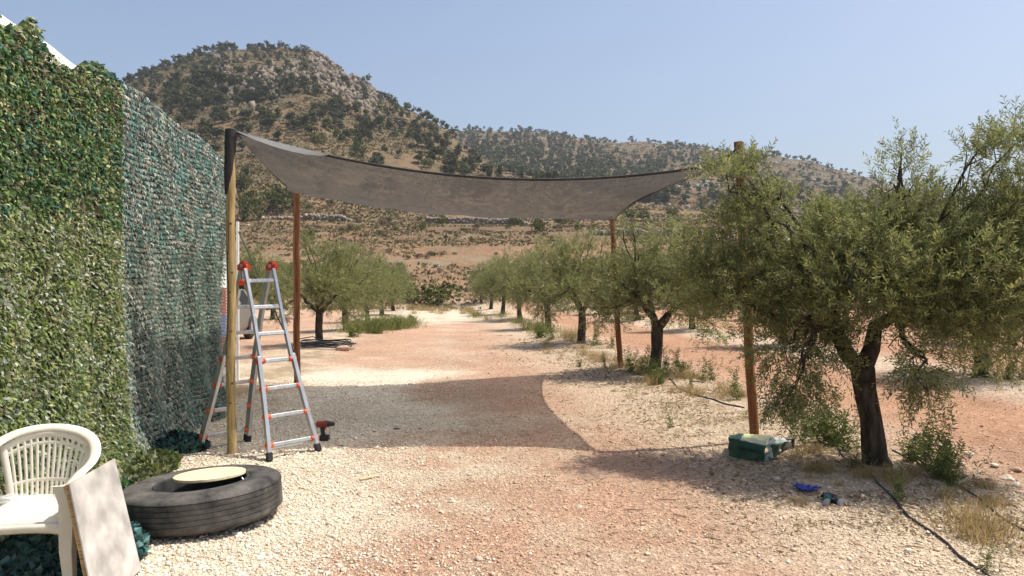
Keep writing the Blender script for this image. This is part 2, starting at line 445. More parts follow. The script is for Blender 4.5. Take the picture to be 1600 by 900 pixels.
# ------------------------------------------------------------------ ground sheet
def ground_colour(x, y):
    px, yy, back = hill_params(x, y)
    n1 = fbm(x * .9, y * .9, o=4, s=51); n2 = fbm(x * .25, y * .25, o=3, s=55); n3 = fbm(x * 4, y * 4, o=3, s=59)
    pink = np.array([.52, .33, .225]); cream = np.array([.62, .50, .365]); gravel = np.array([.78, .69, .54])
    white = np.array([.68, .59, .45]); tilled = np.array([.45, .255, .155]); mulch = np.array([.36, .265, .16])
    def mix(a, b, f): return a + (b - a) * f[..., None]
    c = np.zeros(x.shape + (3,)) + pink
    c = mix(c, cream, np.clip(sstep(.40, .78, n1 * .6 + n3 * .4) * .42, 0, 1))
    edge = -1.15 - .012 * (y - 7) ** 2 + (n1 - .5) * 2.6 + (n3 - .5) * .8
    g = 1 - sstep(-.55, .85, x - edge)
    g = g * (1 - sstep(14.2, 15.5, y + (n1 - .5) * 2)) 
    c = mix(c, gravel, g)
    # mottled transition right of the gravel
    tr = (1 - sstep(-.6, 2.4, x)) * (1 - sstep(8, 12, y))
    c = mix(c, cream, np.clip(tr * sstep(.3, .7, n1 * .6 + n3 * .4) * .42, 0, 1))
    # pale limestone track at the far end and pale belts under the rows
    tkx = -.1 * y + .3
    tk = np.exp(-((x - tkx + .3) / (1.2 + y * .05)) ** 2) * sstep(30, 36, y + (n1 - .5) * 8)
    c = mix(c, white, np.clip(tk * 1.3, 0, 1))
    for c0, w in ((3.35, 1.15), (8.8, 1.0), (-3.1, .9), (14.6, 1.0), (-8.9, 1)):
        d = x - (c0 - .1 * y)
        b = np.exp(-(d / w) ** 4) * (y > 3)
        c = mix(c, cream, np.clip(b * (.55 + .6 * n1), 0, 1))
        d2 = x - (c0 + .35 - .1 * y)
        b2 = np.exp(-(d2 / .75) ** 2) * sstep(.42, .62, n1 * .5 + n3 * .5)
        c = mix(c, mulch, np.clip(b2 * .8, 0, 1))
    tl = sstep(.2, .9, x - (4.7 - .1 * y)) * (1 - sstep(7.4, 8.0, x + .1 * y)) + sstep(.2, .9, x - (10 - .1 * y))
    c = mix(c, tilled, np.clip(tl * (.55 + .5 * n3), 0, 1))
    rx = sstep(5.0, 4.0, y) * 0
    # bottom right, pale crusted soil
    br = sstep(1.0, 2.2, x) * (1 - sstep(5.2, 6.4, y + (n1 - .5) * 2))
    c = mix(c, cream, br * (.35 + .5 * n3))
    # the hills
    for off_ in (-.15, 1.45):
        d = x - (off_ + .55 - .1 * y + .25 * (vnoise(y * .25, y * 0, s=200) - .5))
        tr_ = np.exp(-(d / .28) ** 2) * sstep(7, 10, y) * (.35 + .65 * vnoise(x * 1.5, y * .8, s=201))
        c = mix(c, np.array([.56, .43, .31]), np.clip(tr_ * .55, 0, 1))
    hill = sstep(46, 58, yy + (n2 - .5) * 12)
    m1 = fbm(x * .03, y * .03, o=4, s=71); m2 = fbm(x * .15, y * .15, o=4, s=75); m3 = fbm(x * .6, y * .6, o=3, s=79)
    soil = np.array([.30, .205, .13]); red = np.array([.42, .265, .17]); dry = np.array([.215, .165, .095]); pale = np.array([.42, .335, .24]); rock = np.array([.26, .225, .19]); scr = np.array([.10, .09, .055])
    hc = np.zeros_like(c) + soil
    hc = mix(hc, red, sstep(.40, .58, m1) * (1 - sstep(90, 170, yy)) * .9)
    hc = mix(hc, dry, sstep(90, 150, yy) * sstep(.35, .6, m2) * .8)
    hc = mix(hc, pale, sstep(.56, .70, m2 * .5 + m3 * .5) * (1 - .75 * sstep(130, 240, yy)))
    hc = hc * np.array([.88, .86, .80]) * (1 - .22 * sstep(140, 260, yy) - .12 * sstep(380, 480, yy) - .14 * (1 - sstep(110, 170, yy)))[..., None]
    hc = mix(hc, scr, sstep(.50, .62, m3 * .6 + m2 * .4) * (.25 + .4 * sstep(110, 200, yy) + .2 * sstep(300, 450, yy)))
    df = np.interp(px, *DF)
    q = (yy - 130) / (df - 130)
    hc = mix(hc, rock, np.clip(rockmask(px, yy, df) * 1.2, 0, 1))
    hc = mix(hc, rock * .9, sstep(.58, .66, m2) * sstep(300, 420, yy) * .6)
    c = mix(c, hc, hill)
    far = sstep(50, 120, yy) * (1 - back)
    return c, far

def build_ground():
    thf = np.radians(np.linspace(-37, 37, 470))
    ths = np.concatenate([np.radians(np.linspace(-180, -38, 72)), thf, np.radians(np.linspace(38, 180, 72))[:-1]])
    ext = np.concatenate([[.15, .5, 1.0, 1.6, 2.2], np.exp(np.linspace(math.log(2.8), math.log(700), 520)), [800, 1000, 1400, 2200, 3600]])
    RR, TT = np.meshgrid(ext, ths, indexing='ij')
    X = RR * np.sin(TT); Y = RR * np.cos(TT)
    Z = H(X.ravel(), Y.ravel()).reshape(X.shape)
    Z[-3:] = Z[-4] * np.array([.5, .1, 0])[:, None]
    c, far = ground_colour(X.ravel(), Y.ravel())
    n, m = X.shape
    idx = np.arange(n * m).reshape(n, m)
    nx = np.roll(idx, -1, axis=1)
    F = np.stack([idx[:-1], idx[1:], nx[1:], nx[:-1]], -1).reshape(-1, 4)[:, ::-1]
    V = np.stack([X.ravel(), Y.ravel(), Z.ravel()], -1)
    V = np.vstack([V, [[0, 0, Z[0].mean()]]]); c = np.vstack([c, c[:1]]); far = np.append(far, 0)
    me = npmesh('ground', V, F, c, far)
    # close the small hole under the camera
    o = link('ground', me, M['ground'], kind='structure', smooth=True)
    mb = MB(); mb.add([(0.2 * math.cos(a), .2 * math.sin(a), .0) for a in np.linspace(0, 2 * math.pi, 24)[:-1]], [tuple(range(23))])
    return o
build_ground()

# ------------------------------------------------------------------ pebbles
BOXV = np.array([[x, y, z] for x in (-1, 1) for y in (-1, 1) for z in (-1, 1)], float)
BOXF = np.array([(0, 1, 3, 2), (4, 6, 7, 5), (0, 4, 5, 1), (2, 3, 7, 6), (0, 2, 6, 4), (1, 5, 7, 3)])
def rot_rand(n, g, tilt=1.0):
    a = g.uniform(0, 2 * np.pi, n); b = g.normal(0, tilt * .5, n); c = g.normal(0, tilt * .5, n)
    ca, sa, cb, sb, cc, sc = np.cos(a), np.sin(a), np.cos(b), np.sin(b), np.cos(c), np.sin(c)
    Rz = np.zeros((n, 3, 3)); Rz[:, 0, 0] = ca; Rz[:, 0, 1] = -sa; Rz[:, 1, 0] = sa; Rz[:, 1, 1] = ca; Rz[:, 2, 2] = 1
    Rx = np.zeros((n, 3, 3)); Rx[:, 0, 0] = 1; Rx[:, 1, 1] = cb; Rx[:, 1, 2] = -sb; Rx[:, 2, 1] = sb; Rx[:, 2, 2] = cb
    Ry = np.zeros((n, 3, 3)); Ry[:, 1, 1] = 1; Ry[:, 0, 0] = cc; Ry[:, 0, 2] = sc; Ry[:, 2, 0] = -sc; Ry[:, 2, 2] = cc
    return Rz @ Rx @ Ry
def stones(name, P, size, col, g, flat=.6, kind='stuff', parent=None):
    n = len(P)
    B = BOXV[None] * g.uniform(.55, 1.0, (n, 8, 3))
    B[:, :, :] *= np.stack([g.uniform(.7, 1.25, n), g.uniform(.55, 1.0, n), g.uniform(.4, .8, n) * flat / .6], -1)[:, None]
    B = B * size[:, None, None] * .5
    B = np.einsum('nij,nkj->nki', rot_rand(n, g, .7), B)
    V = (B + P[:, None]).reshape(-1, 3)
    F = (BOXF[None] + (np.arange(n) * 8)[:, None, None]).reshape(-1, 4)
    C = np.repeat(col, 8, axis=0)
    return link(name, npmesh(name, V, F, C), M['stonecol'], parent, kind)

g = np.random.default_rng(3)
def scatter_view(n, y0, y1, p=1.0, xl=-.72, xr=.72):
    y = np.exp(g.uniform(math.log(y0), math.log(y1), n)); u = g.uniform(xl, xr, n)
    return u * y, y
x, y = scatter_view(230000, 3.0, 13)
c, _ = ground_colour(x, y)
cream = np.clip((c[:, 2] / c[:, 0] - .42) / .25, 0, 1)         # how gravelly
left = 1 - sstep(-1.9, .5, x + (fbm(x * .9, y * .9, o=3, s=51) - .5) * 1.5)
keep = g.random(len(x)) < (.02 + .42 * left ** 1.5 + .05 * cream) * (x > -3.6 - .02 * y)
x, y, c, left = x[keep], y[keep], c[keep], left[keep]
size = g.gamma(2.6, .0025, len(x)) * (1 + .5 * left) + .006
size = np.minimum(size, .045)
pal = np.array([[.85, .77, .62], [.76, .66, .51], [.88, .82, .70], [.64, .54, .41], [.72, .55, .41]])
pc = pal[g.integers(0, 5, len(x))] * g.uniform(.75, 1.08, (len(x), 1))
pinkm = (1 - left)[:, None] * g.uniform(.2, 1, (len(x), 1))
pc = pc * (1 - pinkm * .75) + (c * g.uniform(.8, 1.2, (len(x), 1))) * pinkm * .75
P = np.stack([x, y, H(x, y) + size * .12], -1)
tag(stones('gravel', P, size, pc, g), 'loose pale limestone gravel and pebbles strewn over the yard', 'gravel')
x, y = scatter_view(90000, 3.4, 22)
keep = (x > -1.6) & (g.random(len(x)) < .25 + .5 * (fbm(x * 1.2, y * 1.2, o=3, s=61) > .5)) & (x < 4.2)
x, y = x[keep], y[keep]; c, _ = ground_colour(x, y)
size = np.minimum(g.gamma(1.6, .0036, len(x)) + .005 + y * .0004, .05)
tag(stones('earth_crumbs', np.stack([x, y, H(x, y) + size * .1], -1), size, c * g.uniform(.7, 1.3, (len(x), 1)), g), 'crumbs of pinkish earth lying all over the yard', 'earth')
# soil crumbs and dead leaves on the belts and tilled strips
x, y = scatter_view(60000, 4.0, 26)
d = np.abs(x - (3.6 - .1 * y)); d2 = x - (4.7 - .1 * y)
keep = g.random(len(x)) < np.where(d < 1.3, .45, np.where(d2 > 0, .22, .0))
x, y = x[keep], y[keep]
c, _ = ground_colour(x, y)
size = np.minimum(g.gamma(2.0, .0045, len(x)) + .006, .05)
tag(stones('soil_crumbs', np.stack([x, y, H(x, y) + size * .1], -1), size, c * g.uniform(.65, 1.25, (len(x), 1)), g), 'crumbs of dry soil and small stones under and beyond the olive row', 'soil')

# larger single stones
spots = [(1012, 871), (748, 880), (1105, 762), (948, 728), (855, 745), (1215, 755), (1175, 762), (585, 830), (560, 775), (640, 600), (905, 793), (1085, 850), (1420, 862), (1340, 850), (1530, 742), (1575, 748), (1500, 728), (1555, 730), (1590, 735), (1430, 800), (1470, 812), (1060, 610), (1120, 615), (1010, 625), (1240, 860), (980, 670), (700, 592), (425, 712), (440, 706), (395, 712), (410, 704), (375, 716), (1588, 760), (1545, 752), (1515, 715), (690, 800), (760, 815), (655, 718)]
protos = []
for k in range(5):
    gg = np.random.default_rng(60 + k)
    import bmesh
    bm = bmesh.new(); bmesh.ops.create_icosphere(bm, subdivisions=2, radius=1)
    off = gg.uniform(0, 50)
    co = np.array([v.co[:] for v in bm.verts]); f = .65 + .7 * vnoise(co[:, 0] * 1.3 + off, co[:, 1] * 1.3, co[:, 2] * 1.3, s=k)
    for v, s_ in zip(bm.verts, f): v.co = Vector((v.co.x * s_ * 1.15, v.co.y * s_ * .9, v.co.z * s_ * .62))
    me = bpy.data.meshes.new('stone'); bm.to_mesh(me); bm.free()
    me.materials.append(simple('limestone_%d' % k, [(.68, .58, .45), (.60, .47, .36), (.74, .66, .54), (.50, .34, .25), (.64, .52, .40)][k], .95, noise=.2, nscale=3, bump=.5, bscale=12, spec=.1))
    protos.append(me)
for i, (px, row) in enumerate(spots):
    X, Y = gp(px, row); o = bpy.data.objects.new('stone', protos[i % 5]); COL.objects.link(o)
    s_ = random.uniform(.018, .04) * (1.3 if px > 1480 else .8)
    o.location = (X, Y, Hs(X, Y) + s_ * .25); o.scale = (s_, s_, s_); o.rotation_euler = (random.uniform(-.3, .3), random.uniform(-.3, .3), random.uniform(0, 6))
    tag(o, 'loose fist-sized limestone lump lying on the bare ground', 'stone', 'loose stones on the yard floor')

# ------------------------------------------------------------------ foliage machinery
def unit(v): return v / np.maximum(np.linalg.norm(v, axis=-1, keepdims=True), 1e-9)
def blob_points(blobs, n, g, shell=.5, nthr=.36, nsc=2.4):
    C = np.array([b[0] for b in blobs], float); Rr = np.array([b[1] for b in blobs], float)
    w = Rr.prod(1) ** .8; w /= w.sum()
    out_p, out_d = [], []
    tot = 0
    while tot < n:
        k = n * 2
        i = g.choice(len(blobs), k, p=w)
        d = unit(g.normal(size=(k, 3)))
        r = shell + (1.08 - shell) * g.random(k) ** .8
        p = C[i] + d * Rr[i] * r[:, None]
        keep = fbm(p[:, 0] * nsc, p[:, 1] * nsc, p[:, 2] * nsc, o=2, s=90) > nthr + .0 * r
        out_p.append(p[keep]); out_d.append(d[keep]); tot += keep.sum()
    return np.vstack(out_p)[:n], np.vstack(out_d)[:n]

def twigs(P, D, g, L=.2, m=14, ll=.055, lw=.012, pal=None, up=.6, droop=None, stem=True, lean=.75):
    """leafy shoots: m lance-shaped leaves on each shoot"""
    n = len(P)
    d = unit(D * .7 + np.array([0, 0, up]) + g.normal(0, .4, (n, 3)))
    if droop is not None: d = unit(d + np.array([0, 0, -1.5]) * droop[:, None])
    Ls = L * g.uniform(.6, 1.3, n)
    a = unit(np.cross(d, g.normal(size=(n, 3)))); b = np.cross(d, a)
    t = (np.arange(m) + .5) / m
    base = P[:, None] + d[:, None] * (Ls[:, None] * t)[..., None]
    base[..., 2] -= (t ** 2)[None] * Ls[:, None] * .15
    ph = np.arange(m) * 2.4 + g.uniform(0, 6, (n, 1)) + g.normal(0, .4, (n, m))
    side = a[:, None] * np.cos(ph)[..., None] + b[:, None] * np.sin(ph)[..., None]
    ld = unit(d[:, None] * lean + side * .75 + g.normal(0, .2, (n, m, 3)))
    lens = ll * g.uniform(.65, 1.25, (n, m)) * (1 - .35 * t[None] ** 3)
    nrm = unit(np.cross(ld, np.cross(d[:, None] + 0 * ld, ld) + g.normal(0, .35, (n, m, 3))))
    wv = nrm * (lw * .5)
    tip = base + ld * lens[..., None]; mid = base + ld * (lens * .45)[..., None]
    V = np.stack([base, mid + wv, tip, mid - wv], 2).reshape(-1, 3)
    F = np.arange(n * m * 4).reshape(-1, 4)
    tw = g.integers(0, len(pal), n)
    col = pal[tw][:, None] * g.uniform(.75, 1.3, (n, 1, 1)) * g.uniform(.8, 1.25, (n, m, 1)) + 0 * ld
    col = np.repeat(col.reshape(-1, 3), 4, axis=0)
    if stem:
        e = P + d * (Ls * .95)[:, None]; e[:, 2] -= Ls * .13
        s = a * .0022
        SV = np.stack([P - s, P + s, e + s * .4, e - s * .4], 1).reshape(-1, 3)
        SF = np.arange(n * 4).reshape(-1, 4) + len(V)
        V = np.vstack([V, SV]); F = np.vstack([F, SF]); col = np.vstack([col, np.tile([[.13, .11, .07]], (n * 4, 1))])
    return V, F, col

OLV = np.array([1.25, 1.27, 1.55]) * np.array([[.18, .20, .045], [.135, .16, .04], [.235, .23, .06], [.105, .13, .035], [.30, .28, .08], [.16, .175, .05], [.08, .105, .03]])

def branch(mb, p0, p1, r0, r1, g, seg=6, wob=.12, n=6, lift=.0):
    p0 = Vector(p0); p1 = Vector(p1); L = (p1 - p0).length
    pts = []
    for i in range(seg + 1):
        t = i / seg
        p = p0.lerp(p1, t); p.z += math.sin(t * math.pi) * lift * L
        if 0 < i < seg: p += Vector(g.normal(0, wob * L / seg, 3))
        pts.append(p)
    mb.tube(pts, [r0 + (r1 - r0) * (i / seg) for i in range(seg + 1)], n)
    return pts

def trunk_mesh(mb, pts, rad, g, n=14):
    """gnarled trunk with a flared, uneven foot"""
    pts = [Vector(p) for p in pts]
    fine = []; fr = []
    for i in range(len(pts) - 1):
        for k in range(5):
            fine.append(pts[i].lerp(pts[i + 1], k / 5)); fr.append(rad[i] + (rad[i + 1] - rad[i]) * k / 5)
    fine.append(pts[-1]); fr.append(rad[-1])
    o = len(mb.v)
    mb.tube(fine, fr, n)
    for j in range(o, len(mb.v)):
        v = Vector(mb.v[j]); i = (j - o) // n; c = fine[min(i, len(fine) - 1)]; k = (j - o) % n
        f = 1 + .22 * (float(vnoise(k * 1.3 % n, v.z * 3.2, 0, 7)) - .5) + .10 * math.sin(k * 2.7 + v.z * 4)
        mb.v[j] = tuple(c + (v - c) * f)

# ------------------------------------------------------------------ near olive tree
def near_olive():
    gg = np.random.default_rng(12)
    bx, by = gp(1372, 737)
    root = empty('olive_tree', (bx, by, Hs(bx, by)), 0, 'large olive tree with forked dark trunk at the right, beside the green bag', 'tree', 'olive trees')
    tr = MB()
    base = Vector((bx, by, Hs(bx, by) - .06))
    trunk_mesh(tr, [base, pw(1368, 715, by), pw(1362, 660, by), pw(1352, 610, by), pw(1347, 575, by)], [.14, .102, .088, .082, .088], gg)
    fork = pw(1347, 580, by)
    tr.build('trunk', M['bark'], root, smooth=True, auto=False)
    br = MB()
    l1 = [fork, pw(1325, 555, by), pw(1310, 525, by - .05), pw(1292, 470, by - .05), pw(1300, 430, by - .1)]
    br.tube(l1, [.075, .07, .062, .05, .045], 10)
    r1 = [fork, pw(1362, 545, by + .03), pw(1368, 510, by + .05), pw(1395, 495, by), pw(1450, 470, by - .1)]
    br.tube(r1, [.08, .07, .062, .05, .035], 10)
    br.tube([pw(1292, 470, by - .05), pw(1305, 430, by - .15), pw(1330, 402, by - .2), pw(1372, 384, by - .2), pw(1400, 330, by - .2), pw(1408, 240, by - .2)], [.05, .045, .042, .03, .02, .008], 8)
    br.tube([pw(1450, 470, by - .1), pw(1500, 400, by - .3), pw(1540, 360, by - .4), pw(1600, 300, by - .5)], [.035, .03, .028, .012], 8)
    br.tube([pw(1310, 525, by - .05), pw(1260, 500, by), pw(1205, 495, by + .1), pw(1160, 470, by + .2)], [.045, .04, .03, .015], 8)
    S = [((1135, 272, 6.9), (.26, .28, .10)), ((1190, 318, 6.9), (.28, .32, .16)), ((1170, 350, 7.0), (.30, .4, .25)), ((1250, 385, 6.8), (.55, .55, .38)), ((1165, 262, 7.0), (.16, .2, .12)), ((1265, 322, 6.8), (.26, .3, .14)), ((1315, 318, 6.6), (.26, .3, .14)), ((1100, 420, 7.1), (.26, .3, .4)),
         ((1150, 460, 7.0), (.50, .5, .36)), ((1345, 350, 6.5), (.55, .6, .30)), ((1408, 248, 6.4), (.15, .18, .24)), ((1396, 262, 6.3), (.16, .2, .14)), ((1412, 282, 6.35), (.2, .2, .16)), ((1440, 300, 6.3), (.22, .3, .2)), ((1470, 345, 6.3), (.5, .5, .25)),
         ((1480, 430, 6.2), (.7, .7, .42)), ((1370, 450, 6.3), (.65, .6, .36)), ((1245, 590, 6.4), (.24, .3, .28)), ((1225, 540, 6.6), (.28, .4, .3)),
         ((1225, 630, 6.4), (.14, .2, .12)), ((1450, 570, 5.9), (.26, .3, .22)), ((1450, 610, 5.9), (.16, .2, .14)), ((1570, 460, 6.2), (.5, .6, .42)), ((1270, 480, 6.7), (.5, .5, .35)), ((1560, 235, 6.0), (.22, .3, .22)),
         ((1510, 235, 6.0), (.14, .2, .08)), ((1580, 320, 6.1), (.22, .3, .3)), ((1530, 330, 6.1), (.2, .3, .16)), ((1640, 380, 6.1), (.4, .5, .5)), ((1590, 540, 6.4), (.3, .4, .2)), ((1290, 540, 6.5), (.25, .3, .2)), ((1500, 510, 6.1), (.4, .4, .25))]
    S = [((a[0] + (18 if a[0] >= 1500 and a[1] < 340 else 0), a[1] + (26 if a[1] < 400 and a[0] > 1200 and a[0] != 1408 and a[0] < 1500 else 16 if a[0] == 1408 else 0), a[2]), r) for a, r in S]
    blobs = [(tuple(pw(*a)), r) for a, r in S]
    for (a, r) in S:
        c = pw(*a)
        src = l1[3] if a[0] < 1390 else r1[3]
        far = (c - src).length
        p = branch(br, src.lerp(c, .12), c, .022, .007, gg, lift=.08, wob=.25)
        for _ in range(5):
            d = Vector(unit(gg.normal(size=3))); e = c + Vector((d.x * r[0], d.y * r[1], d.z * r[2])) * .85
            branch(br, p[random.randint(3, 6)], e, .007, .002, gg, seg=4, n=4, lift=.08, wob=.3)
    br.build('branches', M['bark'], root, smooth=True)
    P, D = blob_points(blobs, 9400, gg, shell=.2, nthr=.33, nsc=2.8)
    low = np.clip((1.25 - P[:, 2]) / .4, 0, 1)
    V, F, C = twigs(P, D, gg, L=.19, m=15, ll=.054, lw=.0105, pal=OLV, up=.75, droop=low * .9)
    V = V - np.array(root.location)
    link('crown', npmesh('olive_crown', V, F, C), M['olive'], root)
    # black tube hanging in the crown
    h = MB(); h.tube([pw(1352, 385, 6.0), pw(1338, 402, 5.95), pw(1331, 430, 5.93), pw(1331, 472, 5.93)], .008, 6)
    tag(h.build('irrigation_tube', M['hose'], smooth=True), 'short black tube hanging from a limb inside the large olive crown', 'tube')
near_olive()

# ------------------------------------------------------------------ other olive trees: three prototypes, copied
def olive_proto(seed, ntw=2600):
    gg = np.random.default_rng(seed)
    tr = MB(); lean = gg.uniform(-.08, .08)
    trunk_mesh(tr, [(0, 0, -.1), (lean * .3, 0, .1), (lean, 0, .5), (lean * 1.3, .02, .85)], [.135, .098, .085, .082], gg)
    tips = []
    blobs = []
    nb = 9
    for i in range(nb):
        a = 2 * math.pi * i / nb + gg.uniform(-.3, .3); rr = gg.uniform(.45, .85); z = gg.uniform(1.25, 2.2)
        blobs.append(((math.cos(a) * rr, math.sin(a) * rr, z), (gg.uniform(.38, .6), gg.uniform(.38, .6), gg.uniform(.35, .5))))
    blobs += [((gg.uniform(-.3, .3), gg.uniform(-.3, .3), z), (.5, .5, .4)) for z in (1.6, 2.1, 2.35)]
    for i in range(int(gg.integers(4, 9))):
        a = gg.uniform(0, 6.28); blobs.append(((math.cos(a) * .9, math.sin(a) * .9, gg.uniform(.75, 1.25)), (.28, .28, .3)))
    for i in range(4):
        a = gg.uniform(0, 6.28); blobs.append(((math.cos(a) * .5, math.sin(a) * .5, gg.uniform(2.4, 2.75)), (.16, .16, .22)))
    br = MB(); top = Vector((lean * 1.3, .02, .83))
    limbs = []
    for i in range(4):
        a = 2 * math.pi * i / 4 + gg.uniform(-.4, .4); e = top + Vector((math.cos(a) * .5, math.sin(a) * .5, gg.uniform(.4, .7)))
        branch(tr, top + Vector((0, 0, -.03)), e, .06, .032, gg, n=8, wob=.15); limbs.append(e)
    for c, r in blobs:
        c = Vector(c); s0 = min(limbs, key=lambda q: (q - c).length)
        p = branch(br, s0, c, .025, .007, gg, n=5, wob=.2)
        for _ in range(3):
            d = Vector(unit(gg.normal(size=3))); branch(br, p[-2], c + Vector((d.x * r[0], d.y * r[1], d.z * r[2])) * .85, .007, .002, gg, seg=3, n=3)
    P, D = blob_points(blobs, ntw, gg, shell=.35, nthr=.43, nsc=2.3)
    low = np.clip((1.3 - P[:, 2]) / .5, 0, 1)
    V, F, C = twigs(P, D, gg, L=.22, m=13, ll=.062, lw=.015, pal=OLV, up=.6, droop=low * .6)
    root = empty('olive_tree', (0, 0, 0))
    kids = [tr.build('trunk', M['bark'], root, smooth=True, auto=False), br.build('branches', M['bark'], root, smooth=True),
            link('crown', npmesh('olive_crown', V, F, C), M['olive'], root)]
    return root, kids

OP = [olive_proto(s) for s in (101, 102, 103, 104)]
used = [False] * 4
def put_olive(k, x, y, s, rz, label, sz=None):
    root, kids = OP[k]
    if not used[k]: o = root; used[k] = True
    else: o = fast_copy(root, kids)
    o.location = (x, y, Hs(x, y)); o.rotation_euler = (0, 0, rz); o.scale = (s * 1.15, s * 1.15, sz or s)
    tag(o, label, 'tree', 'olive trees')
    return o
OL = [(0, *gp(1022, 592), 1.0, .4, .93, 'olive tree with low V-shaped fork just right of the brown far post'),
      (1, *gp(908, 541), 1.0, 2.0, 1.02, 'round olive tree whose dark trunk stands left of the brown far post'),
      (2, 1.25, 26.5, 1.0, 1.2, 1.0, 'third olive tree of the right row, crowding the round one from behind'),
      (0, .35, 33.5, 1.05, 4.1, 1.05, 'fourth olive tree of the right row beside the pale track'),
      (1, -.5, 40, 1.05, 3.0, 1.05, 'fifth olive tree of the right row beside the pale track'),
      (2, -1.3, 47, 1.0, .3, 1.0, 'next to last olive tree of the right row by the pale track'),
      (0, -2.1, 53, .95, 2.2, .95, 'small last olive tree at the far end of the right row'),
      (1, *gp(499, 541), .98, 5.2, .98, 'olive tree with the black hose coil at its foot'),
      (2, -5.6, 26.0, .98, 2.5, .98, 'olive tree of the left row right behind the one with the hose coil'),
      (0, -6.1, 32.5, 1.0, 1.0, 1.0, 'third olive tree of the left row over the green weeds'),
      (1, -6.6, 39, 1.0, .2, 1.0, 'fourth olive tree of the left row over the green weeds'),
      (2, -7.1, 46, 1.0, 4.2, 1.0, 'last olive tree of the left row before the dark bush'),
      (0, -9.7, 28, 1.0, 3.2, 1.0, 'olive tree seen through the ladder, behind the silver car'),
      (1, -10.9, 35, 1.0, 1.2, 1.0, 'farther olive tree seen through the ladder'),
      (1, 7.7, 12.6, 1.0, .9, 1.0, 'olive tree at the right edge beyond the tilled strip'),
      (2, 6.8, 19.2, 1.0, 3.9, 1.0, 'olive tree of the second row hidden behind the large crown'),
      (0, 6.1, 26, 1.0, 5.0, 1.0, 'olive tree of the second row behind the forked one'),
      (1, 5.4, 33, 1.0, 2.9, 1.0, 'olive tree of the second row farther back between the posts'),
      (2, 4.7, 40, 1.0, 1.9, 1.0, 'olive tree near the far end of the second row'),
      (0, 4.0, 47, 1.0, .1, 1.0, 'last olive tree of the second row below the terraces'),
      (2, 12.4, 20, 1.0, 1.1, 1.0, 'olive tree of the third row at the right edge, nearest'),
      (0, 11.7, 27, 1.0, 2.1, 1.0, 'olive tree of the third row, second from the right edge'),
      (1, 11.0, 34, 1.0, 3.1, 1.0, 'olive tree of the third row, third from the right edge'),
      (2, 10.3, 41, 1.0, 4.1, 1.0, 'olive tree of the third row, farthest one')]
for k, x, y, s, rz, sz, lb in OL: put_olive((k + int(y * 3)) % 4, x, y, s * .95, rz, lb, sz)

# ------------------------------------------------------------------ hillside pines
PN = np.array([[.095, .108, .048], [.075, .087, .042], [.105, .115, .045], [.13, .13, .05], [.05, .058, .03]])
def quads_cloud(P, size, g, pal, flat=.5):
    n = len(P)
    a = unit(g.normal(size=(n, 3)) * np.array([1, 1, flat])); b = unit(np.cross(a, g.normal(size=(n, 3))))
    s1 = (size * g.uniform(.5, 1.2, n))[:, None]; s2 = (size * g.uniform(.35, .9, n))[:, None]
    V = np.stack([P - a * s1, P - b * s2, P + a * s1, P + b * s2], 1).reshape(-1, 3)
    F = np.arange(n * 4).reshape(-1, 4)
    C = np.repeat(pal[g.integers(0, len(pal), n)] * g.uniform(.7, 1.35, (n, 1)), 4, axis=0)
    return V, F, C
def pine_proto(seed, n=420, kind=0):
    gg = np.random.default_rng(seed)
    h = 4.6
    blobs = []
    for i in range(9 if kind == 0 else 7):
        z = gg.uniform(.25 if kind else .38, .92) * h; rr = (1.0 - abs(z / h - .5) * 1.1) * 1.5
        a = gg.uniform(0, 6.28); blobs.append(((math.cos(a) * rr * .6, math.sin(a) * rr * .6, z), (gg.uniform(.55, .95), gg.uniform(.55, .95), gg.uniform(.35, .6))))
    blobs.append(((0, 0, h * .6), (.9, .9, .9)))
    P, D = blob_points(blobs, n, gg, shell=.45, nthr=.30, nsc=.9)
    V, F, C = quads_cloud(P, np.full(n, .27), gg, PN)
    root = empty('pine_tree', (0, 0, 0))
    mb = MB(); mb.tube([(0, 0, -.5), (.05, 0, h * .35), (.0, .05, h * .75)], [.16, .12, .05], 5)
    return root, [mb.build('trunk', M['pinebark'], root), link('crown', npmesh('pine_crown', V, F, C), M['pine'], root)]
PP = [pine_proto(s, kind=s % 2) for s in range(201, 207)]
pused = [False] * len(PP)
def put_pine(k, x, y, z, s, sz, rz, label, group):
    root, kids = PP[k]
    if not pused[k]: o = root; pused[k] = True
    else: o = fast_copy(root, kids)
    o.location = (x, y, z); o.rotation_euler = (0, 0, rz); o.scale = (s, s, sz)
    tag(o, label, 'tree', group); return o

